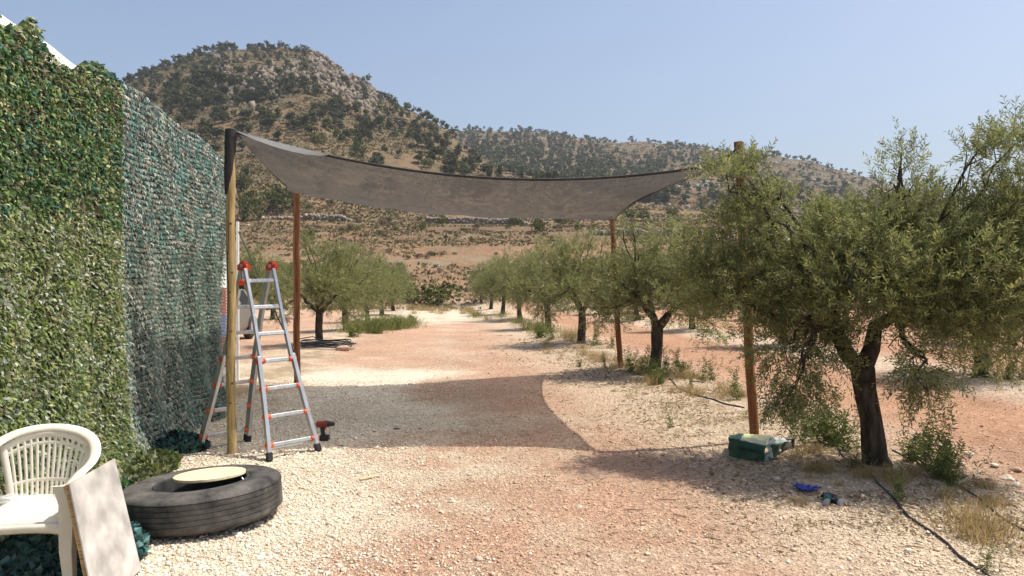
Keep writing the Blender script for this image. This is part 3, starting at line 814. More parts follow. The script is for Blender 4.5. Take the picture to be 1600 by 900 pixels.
g = np.random.default_rng(33)
TPX = np.arange(-400, 2100, 4.0); TYY = np.exp(np.linspace(math.log(46), math.log(690), 520))
_X = ((TPX - 800) / FPX)[:, None] * TYY[None]; _Y = np.broadcast_to(TYY, _X.shape)
_Z = H(_X.ravel(), _Y.ravel()).reshape(_X.shape)
_R = np.minimum.accumulate(445 - FPX * (_Z - CAMZ) / _Y, axis=1)
def hits(px, row):                     # many bearings at once
    ci = np.clip(np.round((px - TPX[0]) / 4).astype(int), 0, len(TPX) - 1)
    k = np.array([np.searchsorted(-_R[c_], -r_) for c_, r_ in zip(ci, row)])
    ok = k < len(TYY) - 1; k = np.minimum(k, len(TYY) - 1)
    yy = TYY[k]; x = (px - 800) / FPX * yy
    return x, yy, ok
def dens(px, row, yy):
    n = fbm(px * .022, row * .04, o=2, s=120); n2 = vnoise(px * .05, row * .12, s=121)
    front = yy < np.interp(px, *DF) + 8
    top = np.interp(px, *EF)
    d = .05 + .10 * sstep(.5, .7, n)
    low = 188 - (px - 200) * .12
    up = (px < 500) & (row < low)
    d = np.where(up, .80 * sstep(.2, .42, n) + .12, d)
    d = np.where((px > 325) & (px < 470) & (row > 95) & (row < 150), d * .6, d)
    d = np.where((px >= 500) & (px < 760) & (row - top < 105), .12 + .62 * sstep(.42, .58, n), d)
    d = np.where((px > 480) & (px < 590) & (row - top < 38), .10, d)
    d = np.where((px > 640) & (row < 300) & (row > 190 + (px - 640) * .3) & (row < 250 + (px - 640) * .35), .8, d)
    d = np.where((px > 225) & (px < 470) & (row > 176 + (px - 225) * .06) & (row < 212 + (px - 225) * .06), .75 * sstep(.40, .55, n2), d)
    d = np.where((row > 225), d * .35, d)
    b = .92 * sstep(.22, .42, n) + .15
    b = np.where((px < 860) & (row > 215), 1.0, b)
    b = np.where((px > 1040) & (row > 292 + (1060 - px) * .2), .18, b)
    return np.where(front, d, b)
cand = []
N1 = 9400
px = g.uniform(-300, 1250, N1); row = g.uniform(60, 320, N1)
x, yy, ok = hits(px, row)
keep = ok & (yy > 110) & (yy < np.interp(px, *DF) + 8) & (g.random(N1) < dens(px, row, yy) * 1.0)
for a, b in zip(px[keep], yy[keep]): cand.append((a, b, g.uniform(.55, 1.1)))
N2 = 13000
px = g.uniform(640, 1980, N2); row = g.uniform(195, 335, N2)
x, yy, ok = hits(px, row)
keep = ok & (yy >= np.interp(px, *DF) + 8) & (g.random(N2) < dens(px, row, yy) * .8)
for a, b in zip(px[keep], yy[keep]): cand.append((a, b, g.uniform(.65, 1.25)))
for a in list(g.uniform(640, 1400, 120)): cand.append((a, DB - g.uniform(0, 14), g.uniform(.7, 1.4)))
for a in list(g.uniform(195, 350, 46)) + list(g.uniform(350, 480, 22)) + list(g.uniform(585, 700, 22)): cand.append((a, float(np.interp(a, *DF)) - g.uniform(0, 8), g.uniform(.6, 1.15)))
cx = np.array([(a - 800) / FPX * b for a, b, s in cand]); cy = np.array([b for a, b, s in cand]); cs = np.array([s for a, b, s in cand])
cz = H(cx, cy)
size_px = cs / cy
cpx = 800 + FPX * cx / cy
order = np.argsort(-size_px + 10 * ((cpx < 185) | (cpx > 1400)))
big = order[:285]; rest = order[285:]
for i in big:
    side = cy[i] > 380
    lab = 'dark green pine of the far wooded ridge' if side else ('dark green pine standing on the dry rocky hillside')
    s_ = cs[i] * .95
    put_pine(int(g.integers(0, 6)), cx[i], cy[i], cz[i] - .3, s_ * g.uniform(.9, 1.35), s_ * g.uniform(.75, 1.1), g.uniform(0, 6), lab, 'pines on the far ridge' if side else 'pines on the hillside')
# the rest as one mass
Vs, Fs, Cs = [], [], []
off = 0
small = []
for k in range(5):
    gg = np.random.default_rng(300 + k)
    bl = [((math.cos(a) * .7, math.sin(a) * .7, gg.uniform(1.4, 3.8)), (.75, .75, .55)) for a in gg.uniform(0, 6.28, 6)] + [((0, 0, 2.6), (1.0, 1.0, 1.1))]
    P, D = blob_points(bl, 76, gg, shell=.5, nthr=.3, nsc=.9)
    small.append(quads_cloud(P, np.full(76, .50), gg, PN))
for i in rest:
    V, F, C = small[int(g.integers(0, 5))]
    a = g.uniform(0, 6.28); ca, sa = math.cos(a), math.sin(a); s_ = cs[i] * .95
    W = V.copy(); W[:, 0] = (V[:, 0] * ca - V[:, 1] * sa) * s_; W[:, 1] = (V[:, 0] * sa + V[:, 1] * ca) * s_; W[:, 2] = V[:, 2] * s_ * g.uniform(.75, 1.1)
    Vs.append(W + [cx[i], cy[i], cz[i] - .3]); Fs.append(F + off); Cs.append(C * g.uniform(.8, 1.3)); off += len(V)
tag(link('pine_woodland', npmesh('pine_woodland', np.vstack(Vs), np.vstack(Fs), np.vstack(Cs)), M['pine'], kind='stuff'), 'open pine woodland covering the upper hillside and the far ridge', 'woodland')

# ------------------------------------------------------------------ bushes on the terraces
BU = np.array([[.09, .105, .035], [.07, .085, .032], [.12, .13, .04], [.15, .15, .055]])
def bush_proto(seed, n=520, pal=BU):
    gg = np.random.default_rng(seed)
    bl = [((math.cos(a) * .55, math.sin(a) * .55, gg.uniform(.35, .95)), (gg.uniform(.35, .55),) * 2 + (gg.uniform(.3, .45),)) for a in gg.uniform(0, 6.28, 6)] + [((0, 0, .7), (.6, .6, .6))]
    P, D = blob_points(bl, n, gg, shell=.45, nthr=.3, nsc=1.8)
    return npmesh('bush', *quads_cloud(P, np.full(n, .10), gg, pal))
BM = [bush_proto(s) for s in (401, 402, 403)]
BY = [bush_proto(s, pal=np.array([[.17, .17, .05], [.13, .14, .045], [.20, .19, .07]])) for s in (404, 405)]
BD = [bush_proto(s, pal=np.array([[.20, .15, .09], [.25, .185, .11], [.15, .12, .07]])) for s in (406, 407)]
for b in BM + BY + BD: b.materials.append(M['pine'])
BS = [(391, 345, 22, 32, 0, 'tall dark bush on the slope between the front-left post and the brown post'),
      (380, 300, 16, 18, 0, 'leafy bush just right of the near post, above the tall dark one'),
      (440, 328, 30, 24, 0, 'wide dark bush below the left corner of the shade sail'),
      (482, 375, 14, 11, 0, 'grey-green round bush right of the brown far-left post'),
      (838, 365, 16, 16, 0, 'dark bush standing on the red terrace under the middle of the sail'),
      (880, 352, 14, 10, 0, 'dark bush close below the sail edge, left of the far-right post'),
      (805, 352, 13, 10, 0, 'dark bush on the terrace wall left of the standing one'),
      (692, 350, 8, 8, 1, 'small bright green bush by the dry-stone terrace wall'),
      (660, 360, 9, 9, 1, 'yellow-green bush left of the terrace wall'),
      (578, 322, 9, 7, 0, 'little dark bush under the left half of the sail'),
      (650, 330, 8, 6, 0, 'pair of low dark bushes under the sail, left one'),
      (667, 330, 8, 6, 0, 'pair of low dark bushes under the sail, right one'),
      (560, 245, 14, 14, 0, 'solitary dark tree-like bush above the left part of the sail'),
      (667, 262, 9, 9, 0, 'lone dark bush on the slope above the middle of the sail'),
      (722, 268, 12, 9, 0, 'dark bush at the toe of the gully above the sail'),
      (498, 224, 17, 11, 0, 'dark spreading bush on the bare brown slope'),
      (995, 345, 22, 12, 0, 'dark bush right of the far-right post under the sail corner'),
      (1050, 340, 14, 9, 0, 'dark bush below the sail corner above the olives'),
      (680, 478, 38, 24, 0, 'broad brown-green bush at the end of the left olive row'),
      (640, 472, 24, 18, 0, 'brown-green bush behind the last olives of the left row'),
      (560, 348, 8, 6, 2, 'low dry bush on the terrace'), (600, 352, 9, 6, 2, 'low dry bush on the terrace'), (620, 362, 7, 5, 1, 'small yellow bush on the terrace'),
      (558, 362, 7, 6, 1, 'small yellow-green bush right of the brown post'), (745, 358, 8, 5, 2, 'low dry bush on the terrace'), (905, 358, 8, 6, 0, 'small bush left of the brown far-right post'),
      (930, 345, 8, 6, 1, 'small light bush left of the top of the far-right post')]
def put_bush(me, x, y, z, sx, sz, label, group=None):
    o = bpy.data.objects.new('bush', me); COL.objects.link(o); o.location = (x, y, z - .05 * sz); o.scale = (sx, sx, sz); o.rotation_euler = (0, 0, random.uniform(0, 6))
    tag(o, label, 'bush', group)
for i, (px_, row, hw, hh, kd, lb) in enumerate(BS):
    h_ = hit(px_, row + 0)
    if h_ is None: continue
    x, y, z = h_
    sx = hw / FPX * y / .95; sz = 2 * hh / FPX * y / 1.25 * .9
    me = (BM, BY, BD)[kd][i % len((BM, BY, BD)[kd])]
    grp = 'low dry bushes on the terrace' if lb.startswith('low dry') else None
    put_bush(me, x, y, z, sx, sz, lb, grp)
# many more small ones
g = np.random.default_rng(44)
cnt = 0
while cnt < 150:
    a, b = g.uniform(375, 1250), g.uniform(300, 440)
    h_ = hit(a, b)
    if h_ is None or g.random() > (h_[1] / 120): continue
    x, y, z = h_
    s_ = g.uniform(.4, .95) * (.6 if y < 90 else 1)
    put_bush(BD[int(g.integers(0, 2))] if g.random() < .8 else BM[int(g.integers(0, 3))], x, y, z, s_, s_ * .8, 'knee-high scrub bush dotted over the dry red terraces', 'scrub bushes on the terraces'); cnt += 1

# scrub tufts, uncountable
N = 84000
px = g.uniform(-60, 1780, N); row = g.uniform(75, 478, N)
x, y, ok = hits(px, row)
j_ = g.uniform(-.02, .02, N); x = x * (1 + j_); y = y * (1 + j_)
kf = y > 125; nw_ = 12000; yn = g.uniform(48, 128, nw_) ; xn = g.uniform(-.5, .75, nw_) * yn
x = np.concatenate([x[kf], xn]); y = np.concatenate([y[kf], yn]); ok = np.concatenate([ok[kf], np.ones(nw_, bool)])
nn = fbm(x * .12, y * .12, o=3, s=140)
keep = (nn > np.where(y < 130, .42, .38)) & ok & (y < 640)
x, y = x[keep], y[keep]; z = H(x, y)
pal = np.array([[.28, .205, .12], [.22, .16, .095], [.33, .26, .145], [.15, .14, .065], [.19, .15, .085], [.12, .11, .055]])
n = len(x); K = 4
P = np.repeat(np.stack([x, y, z], -1), K, axis=0) + g.normal(0, 1, (n * K, 3)) * np.array([.22, .22, .05]) * np.repeat((.6 + y / 140), K)[:, None]
P[:, 2] = H(P[:, 0], P[:, 1]) + .10
sz = np.repeat((.09 + y * .0013) * g.uniform(.6, 1.4, n), K)
pi_ = g.integers(0, len(pal), n); pi_ = np.where((y > 130) & (g.random(n) < .5), g.integers(3, 6, n), pi_); ci = np.repeat(pal[pi_], K, axis=0)
V, F, C = quads_cloud(P, sz, g, pal, flat=.8)
C = np.repeat(ci, 4, axis=0) * np.repeat(g.uniform(.75, 1.25, (n * K, 1)), 4, axis=0)
tag(link('dry_scrub', npmesh('dry_scrub', V, F, C), M['pine'], kind='stuff'), 'dry grass and thyme scrub covering the terraces and the lower slope', 'scrub')

# outcrop boulders
N = 9000
px = g.uniform(285, 600, N); df = np.interp(px, *DF); t = g.uniform(.44, 1.02, N); yy = 130 + t * (df - 130)
keep = g.random(N) < rockmask(px, yy, df); px, yy = px[keep], yy[keep]
x = (px - 800) / FPX * yy; size = np.minimum(g.gamma(1.3, .7, len(x)) + .3, 2.2)
col = np.array([[.19, .16, .13]]) * g.uniform(.6, 1.35, (len(x), 1)) * np.array([[1, .97, .93]])
tag(stones('rock_outcrop', np.stack([x, yy, H(x, yy) + size * .1], -1), size, col, g, flat=1.2), 'grey and reddish rock outcrops breaking through the summit and its right flank', 'rocks')
# pale rocks scattered over the far ridge
N = 3000
px = g.uniform(720, 1420, N); yy = g.uniform(250, 615, N); x = (px - 800) / FPX * yy
keep = fbm(x * .03, yy * .03, o=2, s=150) > .5; x, yy = x[keep], yy[keep]; size = g.gamma(1.6, .5, len(x)) + .3
tag(stones('ridge_rocks', np.stack([x, yy, H(x, yy)], -1), size, np.array([[.30, .26, .22]]) * g.uniform(.7, 1.2, (len(x), 1)), g, flat=1.0), 'pale rocks scattered between the trees of the far ridge', 'rocks')

# dry-stone terrace walls
def stone_wall(pa, pb, row_a, row_b, label, h=.9, n=900):
    pts = []
    for k in range(30):
        f = k / 29; r_ = hit(pa + (pb - pa) * f, row_a + (row_b - row_a) * f)
        if r_: pts.append(r_)
    pts = np.array(pts); ymean = np.median(pts[:, 1]); 
    f = g.uniform(0, 1, n); X = np.interp(f, np.linspace(0, 1, len(pts)), pts[:, 0]); Y = ymean + 2.0 * (fbm(X * .1, X * 0, o=2, s=160) - .5)
    gap = fbm(X * .25, X * 0 + 3, o=2, s=161)
    hh = h * np.clip((gap - .25) * 2.6, .15, 1)
    Z = H(X, Y) + g.uniform(0, 1, n) * hh
    size = g.uniform(.25, .6, n)
    root = empty('stone_wall', (float(X.mean()), float(ymean), Hs(X.mean(), ymean)), 0, label, 'wall')
    P = np.stack([X, Y + g.normal(0, .12, n), Z], -1) - np.array(root.location)
    stones('stones', P, size, np.array([[.30, .255, .20]]) * g.uniform(.65, 1.2, (n, 1)), g, flat=.8, parent=root)
stone_wall(665, 830, 350, 350, 'pale dry-stone terrace wall under the middle of the shade sail')
stone_wall(395, 570, 346, 342, 'tumbled dry-stone terrace wall behind the left brown post')
stone_wall(930, 1060, 368, 366, 'short dry-stone terrace wall right of the far-right post')

# ------------------------------------------------------------------ weeds
def weed_proto(seed, h=.55, ns=9, green=True, lw=.014, ll=.075):
    gg = np.random.default_rng(seed)
    pal = np.array([[.15, .19, .05], [.12, .16, .045], [.20, .23, .07], [.10, .13, .045]]) if green else np.array([[.42, .33, .16], [.36, .27, .13], [.30, .24, .11]])
    P = gg.normal(0, .045, (ns, 3)) * np.array([1, 1, 0]); D = unit(np.stack([gg.normal(0, .42, ns), gg.normal(0, .42, ns), np.full(ns, 1.7)], -1))
    Vt, Ft, Ct = [], [], []; off = 0
    for i in range(ns):
        Lh = h * gg.uniform(.6, 1.1); m = 5
        for s_ in range(m):
            t0 = s_ / m; base = P[i] + D[i] * Lh * t0 + np.array([0, 0, -.02])
            V, F, C = twigs(base[None], D[i][None], gg, L=Lh / m * 1.25, m=9, ll=ll * (1.1 - .5 * t0), lw=lw, pal=pal, up=.8, lean=.5)
            Vt.append(V); Ft.append(F + off); Ct.append(C); off += len(V)
    return npmesh('weed', np.vstack(Vt), np.vstack(Ft), np.vstack(Ct))
def grass_proto(seed, n=90, h=.32, dry=True, spread=.12):
    gg = np.random.default_rng(seed)
    pal = np.array([[.50, .38, .19], [.42, .30, .14], [.36, .28, .13]]) if dry else np.array([[.20, .22, .06], [.26, .26, .08], [.15, .18, .05]])
    P = gg.normal(0, spread, (n, 3)) * [1, 1, 0]; D = unit(np.stack([gg.normal(0, .45, n), gg.normal(0, .45, n), np.ones(n)], -1)); L = h * gg.uniform(.5, 1.2, n)
    s = unit(np.cross(D, gg.normal(size=(n, 3)))) * .0035
    m_ = P + D * (L * .55)[:, None]; tip = P + D * L[:, None] + np.stack([gg.normal(0, .05, n), gg.normal(0, .05, n), -.1 * L], -1)
    V = np.stack([P - s, P + s, m_ + s * .8, m_ - s * .8, m_ - s * .8, m_ + s * .8, tip + s * .1, tip - s * .1], 1).reshape(-1, 3)
    F = np.arange(n * 8).reshape(-1, 4)
    C = np.repeat(pal[gg.integers(0, 3, n)] * gg.uniform(.7, 1.2, (n, 1)), 8, axis=0)
    return npmesh('grass_tuft', V, F, C)
WM = [weed_proto(501), weed_proto(502, h=.4, ns=12), weed_proto(503, h=.6, ns=7)]
GD = [grass_proto(511), grass_proto(512, n=140, h=.28)]
GG = [grass_proto(513, n=140, h=.4, dry=False, spread=.2)]
for m_ in WM + GD + GG: m_.materials.append(M['weed'])
def put(me, name, px_, row, s, label, cat, group=None, D=None):
    X, Y = gp(px_, row)
    if D: Y = D; X = (px_ - 800) / FPX * D
    o = bpy.data.objects.new(name, me); COL.objects.link(o)
    o.location = (X, Y, Hs(X, Y)); o.scale = (s, s, s); o.rotation_euler = (0, 0, random.uniform(0, 6)); tag(o, label, cat, group)
W1 = 'green weeds round the forked olive trunk'; W2 = 'green weeds round the large olive trunk'
WS = [(1000, 596, .9, W1), (1018, 604, 1.0, W1), (1042, 600, .9, W1), (985, 590, .8, W1), (1068, 602, .8, W1), (1098, 610, .7, W1), (1112, 600, .7, W1), (1030, 612, .7, W1), (1058, 590, .8, W1),
      (1285, 712, 1.0, W2), (1305, 715, .9, W2), (1262, 716, .7, W2), (1322, 722, .7, W2), (1275, 700, .9, W2), (1245, 705, .7, W2), (1450, 742, .8, W2), (1475, 760, .9, W2), (1442, 720, .9, W2), (1490, 770, .7, W2), (1425, 728, .7, W2), (1465, 735, 1.0, W2), (1335, 745, .4, W2),
      (1575, 602, .9, 'green weeds at the right edge beyond the tilled strip'), (1550, 600, .9, 'green weeds at the right edge beyond the tilled strip'), (1600, 600, 1.0, 'green weeds at the right edge beyond the tilled strip'), (1525, 598, .7, 'green weeds at the right edge beyond the tilled strip')]
for i, (a, b, s, gr) in enumerate(WS):
    put(WM[i % 3], 'weed', a, b, s, {W1: 'leafy green weed growing round the foot of the forked olive', W2: 'leafy green weed growing round the foot of the large olive'}.get(gr, 'leafy green weed at the right edge beyond the tilled strip'), 'weed', gr)
for a, b, s, lb in ((946, 583, .55, 'small green weed left of the brown far-right post'), (1048, 672, .35, 'tiny green weed alone on the pale soil left of the bag'), (1150, 640, .8, 'sparse tall weed left of the leaning near-right post'),
                    (1405, 790, .5, 'small green weed beside the black pipe'), (905, 578, .4, 'tiny green weed on the pale strip behind the sail shadow'), (1078, 618, .5, 'small weed between the forked olive and the hose'),
                    (845, 532, 1.3, 'bushy weed left of the round olive trunk'), (862, 536, .9, 'low weed left of the round olive trunk'), (930, 545, 1.1, 'bushy weed right of the round olive trunk'), (955, 548, .8, 'low weed right of the round olive trunk'),
                    (1540, 890, .35, 'small green weed at the bottom right corner')):
    put(WM[int(s * 10) % 3], 'weed', a, b, s, lb, 'weed')
for i in range(34):
    a = g.uniform(550, 650); b = 523 - (a - 550) * .16 + g.uniform(-6, 6)
    put(GG[0] if i % 3 else WM[1], 'weed', a, b, g.uniform(.9, 1.5), 'bright green weed under the left olive row', 'weed', 'green weeds under the left olive row')
for i in range(22):
    a = g.uniform(740, 900); b = 490 + (a - 740) * .28 + g.uniform(-4, 8)
    put(GG[0] if i % 2 else GD[0], 'grass_tuft', a, b, g.uniform(.8, 1.3), 'tuft of mixed grass under the right olive row', 'grass', 'grass tufts under the right olive row')
for i, (a, b, s) in enumerate([(1520, 832, 1.0), (1535, 845, .9), (1505, 815, .8), (1550, 830, .9), (1480, 785, .5), (1545, 800, .6), (1390, 765, .5), (1350, 760, .5)]):
    put(GD[i % 2], 'grass_tuft', a, b, s * .75, 'straw-coloured dry grass tuft by the black pipe at the bottom right', 'grass', 'dry grass tufts at the bottom right')
for i in range(40):
    a = g.uniform(850, 1160); b = 545 + (a - 850) * .28 + g.normal(0, 9)
    put(GD[i % 2], 'grass_tuft', a, b, g.uniform(.35, .8), 'small dry grass tuft on the pale strip along the right olive row', 'grass', 'small dry grass tufts along the right olive row')
for i in range(26):
    a = g.uniform(1200, 1560); b = 745 + (a - 1200) * .08 + g.normal(0, 16)
    put(GD[i % 2], 'grass_tuft', a, b, g.uniform(.2, .45), 'little dry grass tuft in the litter round the large olive', 'grass', 'little dry tufts in the litter of the large olive')
for i in range(30):
    a = g.uniform(640, 740); b = 484 + g.uniform(-3, 6)
    put(GD[i % 2], 'grass_tuft', a, b, g.uniform(.8, 1.5), 'dry grass tuft at the far end of the track', 'grass', 'dry grass tufts at the far end of the track')

# ------------------------------------------------------------------ white marquee and its camouflage nets
WX = lambda y: -2.42 - .15 * y
ZT = 3.33
def marquee():
    root = empty('marquee', (WX(7) - 1.3, 7, 0), 0, 'white walled marquee hidden behind the camouflage nets at the left', 'tent')
    w = MB()
    w.add([(WX(y) - .16, y, z) for y in (2.25, 12.0) for z in (-.05, ZT)], [(0, 2, 3, 1)])
    w.build('side_wall', M['white'], root, thick=.01)
    e = MB(); e.add([(WX(12) - .16 - d, 12, z) for d in (0, 2.6) for z in (-.05, ZT)], [(0, 2, 3, 1)]); e.build('end_wall', M['white'], root, thick=.01)
    rf = MB(); rf.grid(lambda u, v: (WX(2.25 + 9.75 * v) - .18 - 2.6 * u, 2.25 + 9.75 * v, ZT - .03 - .05 * math.sin(u * math.pi)), 6, 10); rf.build('roof', M['white'], root, smooth=True)
    # the roof edge that shows above the sagging net
    va = MB(); va.grid(lambda u, v: (WX(2.25 + 9.75 * v) - .13 + .05 * u, 2.25 + 9.75 * v, ZT + .02 - .34 * u + .012 * math.sin(v * 60)), 3, 90); va.build('valance', M['white'], root, smooth=True, thick=.006)
    for y in (12.05,):
        p = MB(); p.box((WX(y) - .075, y, 1.28), (.038, .038, 2.62)); p.build('pole', M['white'], root, bevel=.004)
marquee()
# striped louvre panel beyond the end of the net
lr = empty('louvre_panel', (WX(10.7) + .05, 10.7, 0), 0, 'white louvred panel with red and blue slats past the end of the nets', 'panel')
mb = MB(); mb.beam((WX(10.1) - .1, 10.1, .35), (WX(11.6) - .1, 11.6, .35), .05, .10); mb.beam((WX(10.1) - .1, 10.1, 1.6), (WX(11.6) - .1, 11.6, 1.6), .05, .10); mb.build('frame', M['white'], lr)
M['slatr'] = simple('faded_red_slat', (.42, .12, .09), .6); M['slatb'] = simple('faded_blue_slat', (.14, .17, .32), .6)
for k in range(26):
    z = .42 + k * .045
    mb = MB(); mb.beam((WX(10.1) - .08, 10.1, z), (WX(11.6) - .08, 11.6, z), .02, .022)
    mb.build('slat', (M['slatr'] if k < 10 or k > 16 else M['slatb']) if k % 1 == 0 else M['white'], lr)

GRN_U = np.array([1.32, 1.3, 1.4]) * np.array([[.055, .115, .03], [.03, .07, .028], [.10, .16, .045], [.16, .20, .06], [.04, .13, .09], [.025, .04, .02], [.30, .31, .15], [.12, .10, .055], [.07, .14, .04]])
GRN_L = np.array([[.16, .22, .06], [.21, .26, .08], [.10, .15, .05], [.32, .33, .13], [.42, .44, .30], [.13, .17, .08], [.20, .25, .05], [.24, .22, .11]])
TEA_U = 1.15 * np.array([[.10, .27, .235], [.15, .33, .29], [.06, .09, .08], [.56, .55, .47], [.22, .18, .14], [.035, .045, .04], [.38, .46, .41], [.14, .27, .24], [.42, .37, .29]])
TEA_L = np.array([[.18, .30, .25], [.40, .43, .36], [.13, .18, .15], [.54, .51, .42], [.28, .27, .20], [.12, .22, .19]])
def netsurf(y, z):
    """where the cloth hangs: wrinkles, swags, outward belly at the foot"""
    x = WX(y) + .02 + .05 * (fbm(y * 1.1, z * .5, o=3, s=170) - .5) + .025 * np.sin(y * 7 + z * .8) * sstep(3.2, 1.0, z)
    x = x + .22 * sstep(.5, 0.0, z) * (.4 + fbm(y * 1.3, y * 0, o=2, s=172)) + .05 * sstep(1.6, .2, z)
    return x
def nettop(y):
    """upper edge: tied at two points, sagging between them so the white roof edge shows"""
    t = np.full_like(y, ZT + .03)
    t1 = 5.93; t0 = 5.0; tm1 = 4.0
    for a, b in ((t0, t1), (tm1, t0), (3.0, tm1)):
        m_ = (y > a) & (y < b); f = (y - a) / (b - a)
        t = np.where(m_, ZT + .03 - .20 * np.sin(np.pi * np.clip(f, 0, 1)) ** .85, t)
    return t + (fbm(y * 6, y * 0, o=2, s=175) - .5) * .03
def flaps(y, z, colr, ln, wd, gg, hang=.8, off=.03, horiz=0.0):
    n = len(y); x = netsurf(y, z) + gg.uniform(0, off, n)
    P = np.stack([x, y, z], -1)
    d = unit(np.stack([gg.uniform(.1, .9, n), gg.normal(0, .55 + horiz, n), gg.normal(-hang, .5, n)], -1))
    s = unit(np.cross(d, np.array([1, 0, 0]) + gg.normal(0, .45, (n, 3))))
    ln = ln * gg.uniform(.6, 1.3, n); wd = wd * gg.uniform(.6, 1.3, n)
    m_ = P + d * (ln * .5)[:, None] + np.stack([gg.uniform(0, .4, n) * ln, 0 * ln, 0 * ln], -1); tip = P + d * ln[:, None]
    V = np.stack([P - s * (wd * .25)[:, None], P + s * (wd * .25)[:, None], m_ + s * (wd * .5)[:, None], m_ - s * (wd * .5)[:, None], tip], 1)
    F1 = np.array([[0, 1, 2, 3]]); 
    base = (np.arange(n) * 5)[:, None]
    F = np.vstack([base + [0, 1, 2, 3], base + [3, 2, 4, 4]])
    C = np.repeat(colr, 5, axis=0)
    return V.reshape(-1, 3), base, C
def net(name, y0, y1, n, pu, pl, ln, wd, label, split_z=2.1, rows=False, seed=1, horiz=0.0, hang=.8):
    gg = np.random.default_rng(seed)
    root = empty(name, (WX((y0 + y1) / 2), (y0 + y1) / 2, 0), 0, label, 'camouflage net', 'camouflage nets on the marquee wall')
    org = np.array(root.location)
    # backing mesh
    ny, nz = 60, 60
    Y, T = np.meshgrid(np.linspace(y0, y1, ny), np.linspace(0, 1, nz), indexing='ij'); Z = T * (nettop(Y) - .02)
    if y1 > 10: Y = y0 + (Y - y0) * (np.minimum(10.0 + .32 * Z, y1) - y0) / (y1 - y0)
    X = netsurf(Y, Z) - .015
    idx = np.arange(ny * nz).reshape(ny, nz); F = np.stack([idx[:-1, :-1], idx[1:, :-1], idx[1:, 1:], idx[:-1, 1:]], -1).reshape(-1, 4)
    V = np.stack([X.ravel(), Y.ravel(), Z.ravel()], -1)
    bc = np.full((len(V), 3), .05) * (np.array([[.7, 1.0, .6]]) if not rows else np.array([[1.0, 1.15, 1.1]]))
    link('backing_mesh', npmesh('backing_mesh', V - org, F, bc), M['net'], root, smooth=True)
    y = gg.uniform(y0, y1, n); z = gg.random(n) * nettop(y)
    if rows:
        rz = .048; zr = np.round(z / rz); z = (zr + .06 * gg.normal(size=n)) * rz
        z = z + .02 * np.sin(y * 3.1 + zr * .15) + .006 * np.sin(y * 9 + zr * 1.1)
        ry = .022; y = (np.round(y / ry) + .2 * gg.normal(size=n)) * ry; y = np.clip(y, y0, y1)
    sz_ = split_z + (fbm(y * 2, y * 0, o=2, s=177) - .5) * .16 + gg.normal(0, .035, n)
    up = z > sz_  # flaps above this uneven height take the upper palette, the others the lower
    if y1 > 10:
        kk = ((y < 10.0 + .32 * z) & (y < 10.9)) | (y < 9.9)
        y, z, up = y[kk], z[kk], up[kk]; n = len(y)
    # patches of one printed colour, as on real camouflage
    pn = fbm(y * 3.2, z * 3.2, o=3, s=180 + seed); pk = np.clip((pn - .25) * 2, 0, .999)
    def pick(pal):
        i = (pk * len(pal)).astype(int); j = gg.integers(0, len(pal), n); return pal[np.where(gg.random(n) < .35, i, j)]
    c = np.where(up[:, None], pick(pu), pick(pl)) * gg.uniform(.7, 1.35, (n, 1))
    Vv, base, C = flaps(y, z, c, ln, wd, gg, horiz=horiz, hang=hang)
    Fq = base + np.array([0, 1, 2, 3]); Ft = base + np.array([3, 2, 4])
    V = Vv - org
    me = bpy.data.meshes.new('leaf_flaps')
    nf = len(base)
    me.vertices.add(len(V)); me.vertices.foreach_set('co', V.astype(np.float32).ravel())
    loops = np.concatenate([Fq.ravel(), Ft.ravel()]).astype(np.int32)
    me.loops.add(len(loops)); me.loops.foreach_set('vertex_index', loops)
    me.polygons.add(2 * nf); me.polygons.foreach_set('loop_start', np.concatenate([np.arange(nf) * 4, 4 * nf + np.arange(nf) * 3]).astype(np.int32))
    me.polygons.foreach_set('loop_total', np.concatenate([np.full(nf, 4), np.full(nf, 3)]).astype(np.int32)); me.update(calc_edges=True)
    a = me.color_attributes.new('Col', 'FLOAT_COLOR', 'POINT'); cc = np.ones((len(V), 4), np.float32); cc[:, :3] = C; a.data.foreach_set('color', cc.ravel())
    link('leaf_flaps', me, M['net'], root, kind='stuff')
    if rows:                       # the horizontal cords the strips hang from
        st = MB()
        for k in range(1, 69):
            if k * .048 > 3.28: break
            ya = np.arange(y0, y1, .05)
            if y1 > 10: ya = ya[ya < 10.0 + .32 * k * .048]
            za = k * .048 + .02 * np.sin(ya * 3.1 + k * .15) + .006 * np.sin(ya * 9 + k * 1.1); xa = netsurf(ya, za) + .026
            vs = []
            for a_, b_, c_ in zip(xa, ya, za): w_ = gg.uniform(.001, .0055); vs += [(a_, b_, c_ - w_), (a_ + .004, b_, c_ + w_)]
            st.add(vs, [(2 * i, 2 * i + 2, 2 * i + 3, 2 * i + 1) for i in range(len(ya) - 1)])
        st.build('cords', M['cord'], root, kind='stuff')
    return root
net('camouflage_net', 2.2, 6.62, 94000, GRN_U, GRN_L * [.98, 1.0, 1.15], .046, .017, 'dense green leaf netting on the wall behind the white chair, paler below', split_z=2.08, seed=1)
net('camouflage_net', 6.58, 8.35, 25000, TEA_U, TEA_L, .048, .0115, 'teal and beige knitted netting next to the green netting', split_z=2.0, rows=True, seed=2, horiz=-.2, hang=1.6)
net('camouflage_net', 8.3, 10.9, 34000, TEA_U, TEA_L[[0, 1, 2, 5, 4]], .048, .0115, 'bluer teal netting nearest the wooden post, end of the wall', split_z=2.0, rows=True, seed=3, horiz=-.2, hang=1.6)

